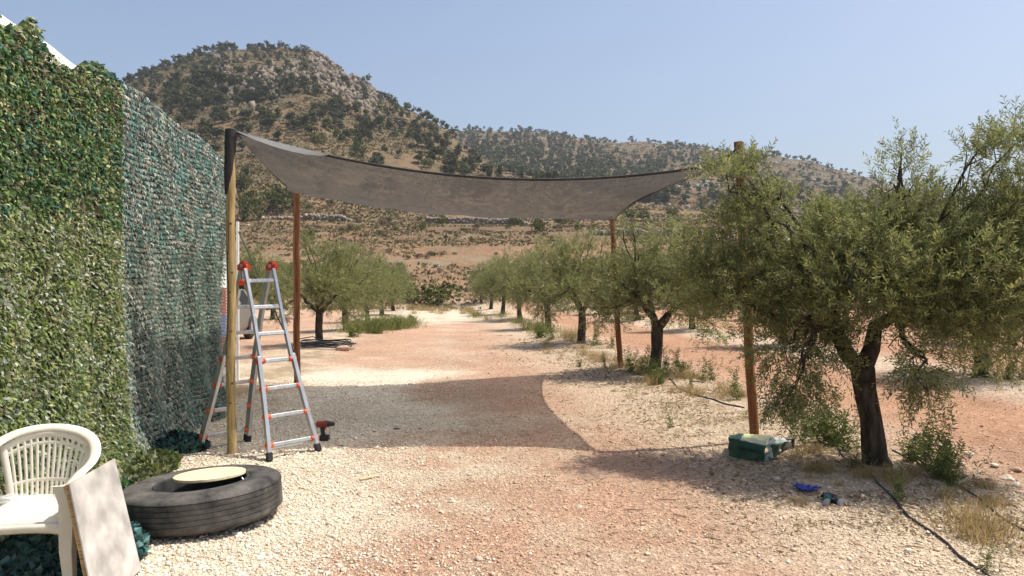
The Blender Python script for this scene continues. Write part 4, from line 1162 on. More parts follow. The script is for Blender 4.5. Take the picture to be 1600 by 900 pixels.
# heaps of spare net at the foot
def heap(cx, cy, rx, ry, h, n, pal, label, seed, ln=.06):
    gg = np.random.default_rng(seed)
    a = gg.uniform(0, 2 * np.pi, n); r = np.sqrt(gg.random(n)); x = cx + rx * r * np.cos(a); y = cy + ry * r * np.sin(a)
    z = H(x, y) + h * (1 - r ** 2) * (.4 + fbm(x * 5, y * 5, o=2, s=seed)) + .015
    P = np.stack([x, y, z], -1)
    d = unit(gg.normal(size=(n, 3)) + [0, 0, .3]); s = unit(np.cross(d, gg.normal(size=(n, 3))))
    L = ln * gg.uniform(.6, 1.3, n)[:, None]; W = ln * .42 * gg.uniform(.6, 1.3, n)[:, None]
    V = np.stack([P, P + d * L * .5 + s * W, P + d * L, P + d * L * .5 - s * W], 1).reshape(-1, 3)
    C = np.repeat(pal[gg.integers(0, len(pal), n)] * gg.uniform(.7, 1.35, (n, 1)), 4, axis=0)
    root = empty('net_heap', (cx, cy, 0), 0, label, 'camouflage net')
    link('leaf_flaps', npmesh('heap', V - [cx, cy, 0], np.arange(n * 4).reshape(-1, 4), C), M['net'], root, kind='stuff')
    mb = MB(); mb.grid(lambda u, v: (cx + rx * .92 * v * math.cos(u * 6.2832), cy + ry * .92 * v * math.sin(u * 6.2832), Hs(cx + rx * .92 * v * math.cos(u * 6.2832), cy + ry * .92 * v * math.sin(u * 6.2832)) + .3 * h * (1 - v ** 2) + .005), 24, 6)
    mb.build('backing_mesh', simple('dark_net_%d' % seed, (.035, .045, .035), .9), root)
TH = np.array([[.12, .26, .25], [.08, .19, .18], [.20, .36, .34], [.05, .10, .10], [.16, .24, .20]])
heap(-2.62, 4.45, .42, .5, .26, 5200, TH, 'bluish net heap on the ground between the white chair and the tyre', 21, .065)
heap(-3.16, 6.3, .30, .7, .09, 4200, GRN_L * .7, 'green net hem spread on the ground behind the tyre', 22)
heap(-3.3, 7.3, .36, .45, .12, 3600, TEA_U[[0, 2, 5, 1, 7]] * .45, 'dark teal net hem gathered on the ground left of the ladder', 23)
heap(-3.0, 5.35, .35, .6, .12, 2600, GRN_U, 'dark green net hem on the ground left of the tyre', 24)

# guy rope at the far end of the marquee
mb = MB(); A = pw(373, 362, 12.0); B = pw(404, 430, 12.0); E = A + (B - A) * 2.9; mb.tube([A, E], .012, 6)
tag(mb.build('guy_rope', simple('green_rope', (.04, .08, .05), .8)), 'dark green guy rope slanting down from the marquee corner', 'rope')

# ------------------------------------------------------------------ posts
def post(base_px, base_row, top_px, top_row, r, mat, label, sq=False, Dt=None):
    x, y = gp(base_px, base_row); z0 = Hs(x, y)
    top = pw(top_px, top_row, Dt or y)
    root = empty('wooden_post', (x, y, z0), 0, label, 'post', 'posts of the shade sail')
    mb = MB(); pts = [Vector((x, y, z0 - .15)).lerp(top, k / 12) for k in range(13)]
    pts = [p + Vector((.006 * math.sin(i * 1.3), 0, 0)) for i, p in enumerate(pts)]
    mb.tube(pts, [r * (1.04 - .08 * k / 12) for k in range(13)], 16)
    mb.build('shaft', mat, root, smooth=True)
    if sq:                       # knots and a long drying crack
        kn = simple('wood_knot', (.16, .085, .035), .8, noise=.2)
        ck = simple('drying_crack', (.07, .045, .02), .9)
        for f, a in ((.16, -1.4), (.30, -1.9), (.38, -1.2), (.50, -1.5), (.62, -2.0), (.71, -1.3), (.56, -1.0), (.22, -1.0)):
            p = Vector((x, y, z0)).lerp(top, f); d = Vector((math.cos(a), math.sin(a), 0))
            k = MB(); k.lathe([(.0, .0), (.010, .0005), (.013, -.004)], 10, Matrix.Translation(p + d * (r * 1.005)) @ d.to_track_quat('Z', 'Y').to_matrix().to_4x4()); k.build('knot', kn, root, smooth=True)
        c = MB(); c.tube([Vector((x, y, z0)).lerp(top, f) + Vector((-.012 + .008 * math.sin(f * 30), -r * 1.0, 0)) for f in np.linspace(.35, .72, 14)], .0035, 5); c.build('crack', ck, root)
    return Vector((x, y, z0)), top
PA = post(361, 716, 361, 203, .041, M['post_pale'], 'pale knotty wooden post in front of the ladder, topped with black cloth', sq=True)
PB = post(1180, 699, 1153, 222, .045, M['post_brown'], 'leaning reddish-brown post between the olive branches, behind the green bag')
PC = post(970, 583, 956, 338, .05, M['post_brown'], 'reddish-brown far post left of the forked olive')
PD = post(464, 605, 463, 296, .05, M['post_brown'], 'dark brown far post right behind the ladder')

# ------------------------------------------------------------------ shade sail
def sail():
    A = PA[1] + Vector((.05, .02, -.02)); B = pw(1130, 256, 7.62); C = pw(962, 343, 13.75); Dp = pw(466, 300, 12.05)
    root = empty('shade_sail', ((A + C) / 2), 0, 'sagging grey-brown shade cloth stretched between the four posts', 'shade sail')
    def edge(p, q, t, inn, sag):
        m_ = p.lerp(q, t); c = (A + B + C + Dp) / 4; mid = (p + q) / 2; d = (c - mid); d.z = 0; d.normalize()
        f = 4 * t * (1 - t); return m_ + d * inn * f + Vector((0, 0, -sag * f))
    AB = lambda t: edge(A, B, t, .36, .23)
    DC = lambda t: edge(Dp, C, t, .35, .12)
    AD = lambda t: edge(A, Dp, t, .07, .15)
    BC = lambda t: edge(B, C, t, .26, .03)
    def S(u, v):
        p = AB(u) * (1 - v) + DC(u) * v + AD(v) * (1 - u) + BC(v) * u
        p -= A * (1 - u) * (1 - v) + B * u * (1 - v) + C * u * v + Dp * (1 - u) * v
        p.z -= .11 * 16 * u * (1 - u) * v * (1 - v)
        # tension folds running out of the corners
        for (cu, cv) in ((0, 0), (1, 0), (1, 1), (0, 1)):
            du, dv = abs(u - cu), abs(v - cv); r = math.hypot(du, dv); a = math.atan2(dv, du)
            p.z += .032 * math.sin(a * 15) * math.exp(-(r / .28) ** 2) * min(1, r * 12)
        p.z += .014 * math.sin(u * 31 + math.sin(v * 5) * 3) * v * (1 - v) * 4 + .008 * (float(vnoise(u * 9, v * 7, 0, 5)) - .5)
        return p
    mb = MB(); mb.grid(S, 90, 70); mb.build('cloth', M['shade'], root, smooth=True, auto=False)
    h = MB()
    for e, k in ((AB, .011), (DC, .007), (AD, .007), (BC, .010)):
        pts = [e(t) for t in np.linspace(0, 1, 50)]
        h.tube(pts, k, 6, up=(0, 0, 1), sx=1.25, sy=.8)
    h.build('hem', M['shadehem'], root, smooth=True)
    # turned-over flap at the near-left corner
    fl = MB()
    fl.grid(lambda u, v: AB(u * .175 + .002) + Vector((.0, -.012 - .05 * v, -.06 * v * (math.sin(math.pi * (1 - u) ** .8 * .98) ** .7 if u < 1 else 0) + .012)), 24, 4)
    M['flap'] = clothmat('grey_cloth_upper_side', (.105, .105, .108), .1, .02)
    fl.build('folded_edge', M['flap'], root, smooth=True)
    # cloth bound round the near-left post
    wr = MB(); T = PA[1]
    wr.tube([T + Vector((0, 0, .012)), T + Vector((0, 0, -.0)), T + Vector((-.004, -.004, -.20)), T + Vector((-.012, -.004, -.42)), T + Vector((-.02, 0, -.60))], [.035, .052, .05, .047, .034], 14)
    wr.build('binding', M['shadehem'], root, smooth=True)
    tp = MB()
    tp.tube([B + Vector((0, 0, 0)), B.lerp(PB[1], .4) + Vector((0, 0, .0)), PB[1] + Vector((-.03, -.03, -.08))], [.03, .012, .008], 8)
    tp.tube([C, PC[1] + Vector((0, 0, -.06))], .012, 6); tp.tube([Dp, PD[1] + Vector((0, 0, -.06))], .012, 6)
    tp.build('strap', M['shadehem'], root, smooth=True)
    bd = MB(); T = PD[1]; bd.tube([T + Vector((-.035, .03, .0)), T + Vector((-.04, .03, -.25)), T + Vector((-.05, .03, -.42))], [.03, .028, .012], 8); bd.build('loose_end', M['shadehem'], root, smooth=True)
sail()

# ------------------------------------------------------------------ ladder
def ladder():
    FL = Vector((*gp(424, 723), 0)); FR = Vector((*gp(495, 709), 0)); RL = Vector((*gp(313, 706), 0)); RR_ = Vector((*gp(383, 692), 0))
    for v in (FL, FR, RL, RR_): v.z = Hs(v.x, v.y)
    HL = pw(381, 417, 7.22); HR = pw(425, 417, 7.5)
    root = empty('step_ladder', ((FL + RR_) / 2), 0, 'aluminium telescopic A-frame ladder with orange-red joints behind the pale post', 'ladder')
    ax = (HR - HL).normalized()
    def frame(hl, hr, bl, br, nr, front):
        dl = (bl - hl); dr = (br - hr)
        def L(t):   # inner straight, then outer stile flaring
            st = hl + dl * t - ((bl - br).normalized()) * 0
            return st + (hl - hr).normalized() * (-.035 * math.sin(math.pi * min(1, t)))
        def Rr(t):
            return hr + dr * t + (hl - hr).normalized() * (.035 * math.sin(math.pi * min(1, t)))
        nrm = dl.cross(dr).normalized()
        for fn in (L, Rr):
            mb = MB(); ts = [0, .25, .5]
            for a, b in zip(ts[:-1], ts[1:]): mb.beam(fn(a), fn(b), .028, .062, up=nrm)
            mb.build('upper_stile', M['alu'], root, bevel=.003)
            mb = MB(); ts = [.47, .6, .72, .85, .975]
            o_ = (hl - hr).normalized() * (.022 if fn is L else -.022)
            pts = [fn(a) + o_ for a in ts]
            n0 = 0
            rings = []
            for i, p in enumerate(pts):
                t_ = (pts[min(i + 1, 4)] - pts[max(i - 1, 0)]).normalized(); u = (nrm - t_ * nrm.dot(t_)).normalized(); b_ = t_.cross(u)
                rings += [p + b_ * (sx * .017) + u * (sy * .036) for sx, sy in ((-1, -1), (1, -1), (1, 1), (-1, 1))]
            fs = [(i * 4 + k, i * 4 + (k + 1) % 4, i * 4 + 4 + (k + 1) % 4, i * 4 + 4 + k) for i in range(4) for k in range(4)] + [(3, 2, 1, 0), (16, 17, 18, 19)]
            mb.add(rings, fs); mb.build('lower_stile', M['alu'], root, bevel=.003)
            ft = MB(); e = fn(1) + o_; d_ = (fn(.975) - fn(1)).normalized(); ft.beam(e + d_ * .075, e + Vector((0, 0, .0)), .046, .084, up=nrm); ft.build('rubber_foot', M['rubber'], root, bevel=.008)
        ts = [.065 + k * (.86 / (nr - 1)) for k in range(nr)]
        for k, t in enumerate(ts):
            ex = (hl - hr).normalized() * (.02 if t > .47 else 0)
            a, b = L(t) + ex, Rr(t) - ex
            mb = MB(); mb.beam(a, b, .034, .028, up=nrm); mb.build('rung', M['alu'], root, bevel=.004)
            if t > .46:
                for p, s_ in ((a, 1), (b, -1)):
                    q = p - nrm * .028 if front else p - nrm * .028
                    kx = (hl - hr).normalized() * s_
                    kb = MB(); big = k == nr - 4
                    kb.tube([p - kx * (.045 if not big else .06) , p - kx * .01, p + kx * .022, p + kx * .034], [.024, .03, .027, .012], 12)
                    kb.build('lock_knob', M['orange'] if not big else M['red'], root, smooth=True)
    frame(HL + Vector((.02, -.03, -.02)), HR + Vector((.02, -.03, -.02)), FL, FR, 7, True)
    frame(HL + Vector((-.03, .03, -.02)), HR + Vector((-.03, .03, -.02)), RL, RR_, 7, False)
    for h in (HL, HR):
        mb = MB(); q = ax.to_track_quat('Z', 'Y').to_matrix().to_4x4()
        mb.lathe([(0, -.028), (.042, -.026), (.048, -.018), (.048, .018), (.042, .026), (0, .028)], 20, Matrix.Translation(h + Vector((0, 0, .01))) @ q)
        mb.box(h + Vector((0, 0, -.005)), (.13, .05, .055), Matrix.Rotation(math.atan2(ax.y, ax.x) + math.pi / 2, 3, 'Z'))
        mb.build('hinge', M['red'], root, smooth=True, bevel=.003)
        c = MB(); c.lathe([(0, -.034), (.018, -.033), (.018, .033), (0, .034)], 14, Matrix.Translation(h + Vector((0, 0, .01))) @ q); c.build('hinge_pin', M['alu'], root, smooth=True)
    rb = MB(); a = FL.lerp(HL, .075) + Vector((0, .0, -.03)); rb.tube([a, a + (FR - FL) * .72 + Vector((0, 0, .0))], .008, 8); rb.build('stay_rod', M['white'], root)
    # spirit-level tape measure hung on the hinge
    return HL
HL = ladder()
t = empty('tape_reel', HL + Vector((.0, -.06, -.13)), 0, 'small red and black reel hanging by a cord from the left ladder hinge', 'reel')
mb = MB(); mb.lathe([(0, -.018), (.026, -.018), (.03, -.01), (.03, .01), (.026, .018), (0, .018)], 16, Matrix.Translation(HL + Vector((.0, -.06, -.15))) @ Matrix.Rotation(R(90), 4, 'X')); mb.build('case', M['red'], t, smooth=True)
mb = MB(); mb.box(HL + Vector((.0, -.06, -.19)), (.04, .03, .035)); mb.build('clip', M['black'], t, bevel=.004)
mb = MB(); mb.tube([HL + Vector((0, -.055, -.12)), HL + Vector((-.006, -.05, -.05)), HL + Vector((.0, -.045, .01))], .003, 5); mb.build('cord', M['black'], t)

# ------------------------------------------------------------------ drill
def drill():
    x, y = gp(507, 689); z = Hs(x, y)
    root = empty('cordless_drill', (x, y, z), 0, 'black and red cordless drill standing on its battery right of the ladder', 'drill')
    b = MB(); b.box((x, y, z + .028), (.095, .075, .055)); b.build('battery', M['black'], root, bevel=.008)
    h = MB(); h.tube([(x - .012, y, z + .05), (x - .02, y, z + .09), (x - .022, y, z + .14)], [.024, .022, .026], 12, sy=.8); h.build('handle', M['black'], root, smooth=True)
    m_ = MB(); m_.tube([(x - .085, y, z + .163), (x - .075, y, z + .163), (x + .03, y, z + .168)], [.022, .034, .034], 16); m_.build('motor_housing', simple('dark_red_plastic', (.28, .03, .02), .4), root, smooth=True)
    c = MB(); c.tube([(x + .03, y, z + .168), (x + .05, y, z + .169), (x + .095, y, z + .17), (x + .105, y, z + .17)], [.032, .028, .022, .012], 14); c.build('chuck', M['black'], root, smooth=True)
    tr = MB(); tr.box((x + .008, y, z + .125), (.016, .02, .03)); tr.build('trigger', M['red'], root, bevel=.003)
drill()

# ------------------------------------------------------------------ tyre with round board
def tyre():
    cx, cy = -2.11, 5.25; z0 = Hs(cx, cy)
    tilt = Matrix.Rotation(R(-3.2), 4, 'Y') @ Matrix.Rotation(R(-.6), 4, 'X') @ Matrix.Diagonal((1, 1, .93, 1))
    root = empty('truck_tyre', (cx, cy, z0), 0, 'big worn truck tyre lying flat on the gravel under a round board', 'tyre')
    T = Matrix.Translation((cx, cy, z0 + .012)) @ tilt
    w = .27
    prof = [(.29, .035), (.33, .012), (.40, .004), (.46, .006), (.495, .022), (.515, .045)]
    ring = []
    for k in range(5):       # ribs and grooves of the tread
        z = .05 + k * .036
        ring += [(.521, z), (.522, z + .029), (.516, z + .0300), (.516, z + .034)]
    prof += ring + [(.521, .232), (.514, .246), (.495, .258), (.47, .268), (.455, .268), (.448, .272), (.40, .274), (.345, .268), (.325, .270), (.315, .262), (.30, .245), (.29, .22), (.288, .13)]
    mb = MB(); mb.lathe(prof, 96, T, close=True)
    for j in range(len(mb.v)):
        v = Vector(mb.v[j]); n_ = float(vnoise(v.x * 14, v.y * 14, v.z * 14, 4)); mb.v[j] = tuple(v + Vector((v.x - cx, v.y - cy, 0)) * (n_ - .5) * .008)
    o = mb.build('casing', tyremat(), root, smooth=True, auto=False)
    o.data.set_sharp_from_angle(angle=R(50))
    r = MB(); r.lathe([(.31, .262), (.302, .268), (.290, .262), (.283, .24), (.275, .12), (.262, .075), (.20, .075), (.15, .10), (.13, .165), (.115, .175), (.0, .175)], 64, T); r.build('rim', M['rim'], root, smooth=True)
    for k in range(8):
        a = k * math.pi / 4; b = MB(); b.tube([T @ Vector((.17 * math.cos(a), .17 * math.sin(a), .085)), T @ Vector((.17 * math.cos(a), .17 * math.sin(a), .12))], .012, 6); b.build('wheel_nut', M['rim'], root)
    # spacer hub under the board
    v = MB(); v.tube([T @ Vector((.25, .05, .2)), T @ Vector((.262, .055, .245)), T @ Vector((.25, .06, .26))], .006, 6); v.build('valve', M['alu'], root, smooth=True)
    root2 = empty('round_board', T @ Vector((.03, .06, .29)), 0, 'round pale wooden board lying on top of the truck tyre', 'board')
    T2 = T @ Matrix.Translation((.035, .055, .281)) @ Matrix.Rotation(R(-2.5), 4, 'X') 
    d = MB(); d.lathe([(0, 0), (.232, 0), (.235, .003), (.235, .019), (.232, .022), (0, .022)], 72, T2); d.build('disc', plymat(), root2, smooth=True)
def tyremat():
    m, nt, p = newmat('dusty_worn_tyre')
    tc = nt.nodes.new('ShaderNodeTexCoord')
    n1 = nt.nodes.new('ShaderNodeTexNoise'); n1.inputs['Scale'].default_value = 5; n1.inputs['Detail'].default_value = 8; n1.inputs['Roughness'].default_value = .7
    n2 = nt.nodes.new('ShaderNodeTexNoise'); n2.inputs['Scale'].default_value = 60; n2.inputs['Detail'].default_value = 3
    nt.links.new(tc.outputs['Object'], n1.inputs[0]); nt.links.new(tc.outputs['Object'], n2.inputs[0])
    r1 = nt.nodes.new('ShaderNodeValToRGB'); e = r1.color_ramp.elements
    e[0].position = .35; e[0].color = (.020, .019, .019, 1); e[1].position = .7; e[1].color = (.15, .138, .125, 1)
    nt.links.new(n1.outputs[0], r1.inputs[0])
    r2 = nt.nodes.new('ShaderNodeValToRGB'); e = r2.color_ramp.elements
    e[0].position = .66; e[0].color = (0, 0, 0, 1); e[1].position = .74; e[1].color = (1, 1, 1, 1)
    nt.links.new(n2.outputs[0], r2.inputs[0])
    mm = nt.nodes.new('ShaderNodeMath'); mm.operation = 'MULTIPLY'; mm.inputs[1].default_value = .45
    nt.links.new(r2.outputs[0], mm.inputs[0])
    mx = nt.nodes.new('ShaderNodeMix'); mx.data_type = 'RGBA'; mx.inputs['B'].default_value = (.33, .29, .24, 1)
    nt.links.new(mm.outputs[0], mx.inputs['Factor']); nt.links.new(r1.outputs[0], mx.inputs['A']); nt.links.new(mx.outputs['Result'], p.inputs['Base Color'])
    p.inputs['Roughness'].default_value = .75; p.inputs['Specular IOR Level'].default_value = .3
    b = nt.nodes.new('ShaderNodeBump'); b.inputs['Strength'].default_value = .5; b.inputs['Distance'].default_value = .006
    nt.links.new(n1.outputs[0], b.inputs['Height']); nt.links.new(b.outputs[0], p.inputs['Normal'])
    return m
def plymat():
    m, nt, p = newmat('knotty_board')
    tc = nt.nodes.new('ShaderNodeTexCoord'); mp = nt.nodes.new('ShaderNodeMapping'); mp.inputs['Scale'].default_value = (3, 14, 3)
    nt.links.new(tc.outputs['Object'], mp.inputs[0])
    n1 = nt.nodes.new('ShaderNodeTexNoise'); n1.inputs['Scale'].default_value = 2.2; n1.inputs['Detail'].default_value = 7; n1.inputs['Distortion'].default_value = 1.2
    nt.links.new(mp.outputs[0], n1.inputs[0])
    r = nt.nodes.new('ShaderNodeValToRGB'); e = r.color_ramp.elements
    e[0].position = .28; e[0].color = (.58, .42, .22, 1); e[1].position = .55; e[1].color = (.80, .66, .42, 1)
    nt.links.new(n1.outputs[0], r.inputs[0]); nt.links.new(r.outputs[0], p.inputs['Base Color']); p.inputs['Roughness'].default_value = .7
    return m
tyre()

# ------------------------------------------------------------------ plastic chair
def chair():
    x0, y0 = -2.57, 4.10
    root = empty('garden_chair', (x0, y0, Hs(x0, y0)), R(11), 'cream plastic garden chair with slatted back at the lower left', 'chair')
    root.scale = (1.0, 1.0, .965)
    mt = M['chair']
    def bl(mb, name, **k): return mb.build(name, mt, root, world=False, **k)
    # local: -y is the front of the chair, x to its right as seen from the camera
    seat = MB()
    seat.grid(lambda u, v: ((u - .5) * (.46 - .06 * v) , -.21 + .42 * v, .43 - .012 * math.sin(math.pi * u) * math.sin(math.pi * v) - (.03 * (1 - v * 6) ** 2 if v < 1 / 6 else 0) - (.02 * (abs(u - .5) * 2) ** 8)), 20, 18)
    bl(seat, 'seat', smooth=True, auto=False, thick=.008)
    ap = MB(); ap.grid(lambda u, v: ((u - .5) * .46, -.212 - .008 * math.sin(v * 3.14), .405 - (.045 + .02 * (abs(u - .5) * 2) ** 3) * v), 16, 3); bl(ap, 'front_apron', smooth=True, thick=.006)
    # continuous arm and top rail
    def rail(t):
        a = math.pi * t
        cx = math.cos(a); s = math.sin(a)
        x = .285 * cx * (1 if True else 0); y = -.20 + .0 * s
        if abs(cx) < 0: pass
        return x, s
    keys = [(.265, -.225, .60), (.285, -.12, .645), (.292, .0, .665), (.285, .10, .70), (.25, .185, .755), (.18, .235, .80), (.09, .255, .825), (0, .262, .832)]
    keys = keys + [(-x, y, z) for x, y, z in keys[-2::-1]]
    from mathutils.geometry import interpolate_bezier
    K = [Vector(k) for k in keys]; pts = []
    for i in range(len(K) - 1):
        p0 = K[max(0, i - 1)]; p1 = K[i]; p2 = K[i + 1]; p3 = K[min(len(K) - 1, i + 2)]
        for s in range(5):
            t = s / 5
            pts.append(.5 * ((2 * p1) + (p2 - p0) * t + (2 * p0 - 5 * p1 + 4 * p2 - p3) * t * t + (3 * p1 - p0 - 3 * p2 + p3) * t ** 3))
    pts.append(K[-1])
    rl = MB()
    n = 12; rings = []
    for i, p in enumerate(pts):
        t = (pts[min(i + 1, len(pts) - 1)] - pts[max(i - 1, 0)]).normalized()
        f = abs(i / (len(pts) - 1) - .5) * 2      # 0 at the top of the back, 1 at arm ends
        outw = Vector((p.x, p.y * .8 + .02, 0)); outw = (outw - t * outw.dot(t)).normalized()
        nrm = t.cross(outw).normalized()
        wide = .024 + .010 * f; high = .010
        tiltv = outw * math.cos(.9 * (1 - f)) + nrm * math.sin(.9 * (1 - f)) * (-1 if nrm.z > 0 else 1) * -1
        b2 = t.cross(tiltv).normalized()
        rings.append([p + tiltv * wide * math.cos(2 * math.pi * k / n) + b2 * high * math.sin(2 * math.pi * k / n) for k in range(n)])
    vs = [v for r_ in rings for v in r_]
    fs = [(i * n + k, i * n + (k + 1) % n, (i + 1) * n + (k + 1) % n, (i + 1) * n + k) for i in range(len(pts) - 1) for k in range(n)] + [tuple(range(n))[::-1], tuple(range(len(vs) - n, len(vs)))]
    rl.add(vs, fs); bl(rl, 'top_rail', smooth=True, auto=False)
    # back shell: slats between side uprights, two cross bands
    def back(u, v):          # u -1..1 across, v 0..1 up
        w_ = .165 + .065 * v ** 1.2; x = u * w_
        ztop = .825 - .085 * abs(u) ** 2.2; z = .435 + (ztop - .435) * v
        y = .20 + .055 * v - .035 * u * u
        return Vector((x, y, z))
    for s in (-1, 1):
        m_ = MB(); m_.tube([back(s * 1.0, v) + Vector((0, 0, 0)) for v in np.linspace(-.05, 1.0, 10)], [.013] * 10, 8, up=(1, 0, 0), sx=1.5, sy=.6); bl(m_, 'side_upright', smooth=True)
    ns = 13
    for i in range(ns):
        u = -1 + 2 * (i + 1) / (ns + 1)
        m_ = MB(); m_.tube([back(u, v) for v in np.linspace(0, 1.0, 9)], .0085, 6, up=(1, 0, 0), sx=1.0, sy=.45); bl(m_, 'slat', smooth=True)
    for v, hgt in ((.0, .02), (.27, .011), (.80, .011), (.93, .02)):
        m_ = MB(); m_.tube([back(u, v) for u in np.linspace(-1, 1, 15)], hgt, 6, up=(0, 0, 1), sx=1.0, sy=.35); bl(m_, 'cross_band', smooth=True)
    # legs: front ones run up to the arms and are channel shaped
    for s in (-1, 1):
        prof = [(-.03, .60, .055), (.0, .50, .055), (.012, .42, .075), (.010, .25, .062), (.03, .0, .042)]
        m_ = MB()
        rings = []
        for dx, z, w_ in prof:
            x = s * (.245 + dx * 1.0); y = -.215 - .02 * (1 - z / .6)
            rings += [Vector((x - s * w_ * .65, y + .0, z)), Vector((x + s * w_ * .3, y - .0, z)), Vector((x + s * w_ * .42, y + w_ * .9, z)), Vector((x + s * w_ * .42 - s * .010, y + w_ * .9, z)), Vector((x + s * w_ * .3 - s * .014, y + .012, z)), Vector((x - s * w_ * .65, y + .012, z))]
        k = 6
        fs = [(i * k + j, i * k + (j + 1) % k, (i + 1) * k + (j + 1) % k, (i + 1) * k + j) for i in range(len(prof) - 1) for j in range(k)] + [tuple(range(k)), tuple(range(4 * k, 5 * k))]
        m_.add(rings, fs); bl(m_, 'leg', bevel=.003)
        m_ = MB()
        m_.tube([(s * .19, .20, .44), (s * .205, .215, .25), (s * .235, .255, .0)], [.035, .030, .022], 8, up=(1, 0, 0), sx=1, sy=.6); bl(m_, 'leg', smooth=True)
        m_ = MB(); m_.grid(lambda u, v: (s * (.225 + .012 * math.sin(v * 3.14)), -.19 + .38 * u, .425 - (.03 + .0 * u) * v), 6, 2); bl(m_, 'side_apron', smooth=True, thick=.006)
    # clear plastic bag on the seat
    root.name = 'garden_chair'
    def wl(p):
        return root.matrix_basis @ Vector(p)
    bag = empty('plastic_bag', wl((-.12, -.06, .45)), 0, 'crumpled clear plastic wrapping lying on the chair seat', 'plastic bag')
    m_ = MB(); gg = np.random.default_rng(8)
    def F_(u, v):
        x = -.30 + .42 * u; y = -.26 + .38 * v
        z = .445 + .05 * (1 - (2 * u - 1) ** 2) * (1 - (2 * v - 1) ** 2) + .05 * abs(float(vnoise(u * 7, v * 9, 0, 61)) - .5) + .04 * abs(float(vnoise(u * 15, v * 12, 0, 62)) - .5)
        if y < -.22 : z -= (-.22 - y) * 1.4
        return wl((x, y, z))
    m_.grid(F_, 40, 40); m_.build('film', M['film'], bag, smooth=False)
chair()

# leaning sheet
def sheet():
    TL = pw(107, 757, 3.80); TR = pw(178, 717, 4.36); BR = Vector((*gp(219, 893), 0.01)); BL = BR + (TL - TR)
    BL = Vector((-2.02, 3.72, .01))
    root = empty('metal_sheet', (BL + BR) / 2, 0, 'dusty silver-grey metal-faced board leaning against the chair arm', 'board')
    n = (TR - TL).cross(BL - TL).normalized()
    m_ = MB(); v = [TL, TR, BR, BL]; th = .004
    m_.add([p + n * th for p in v] + [p - n * th for p in v], [(0, 1, 2, 3), (7, 6, 5, 4), (0, 4, 5, 1), (1, 5, 6, 2), (2, 6, 7, 3), (3, 7, 4, 0)])
    if n.x < 0: n = -n
    m_.build('metal_face', M['steelsheet'], root, bevel=.001)
    c = MB(); w = [p - n * .014 for p in v]; cc = sum(w, Vector()) / 4; w = [cc + (p - cc) * .992 for p in w]; th = .0095
    c.add([p + n * th for p in w] + [p - n * th for p in w], [(0, 1, 2, 3), (7, 6, 5, 4), (0, 4, 5, 1), (1, 5, 6, 2), (2, 6, 7, 3), (3, 7, 4, 0)])
    c.build('wood_core', M['plyedge'], root)
sheet()

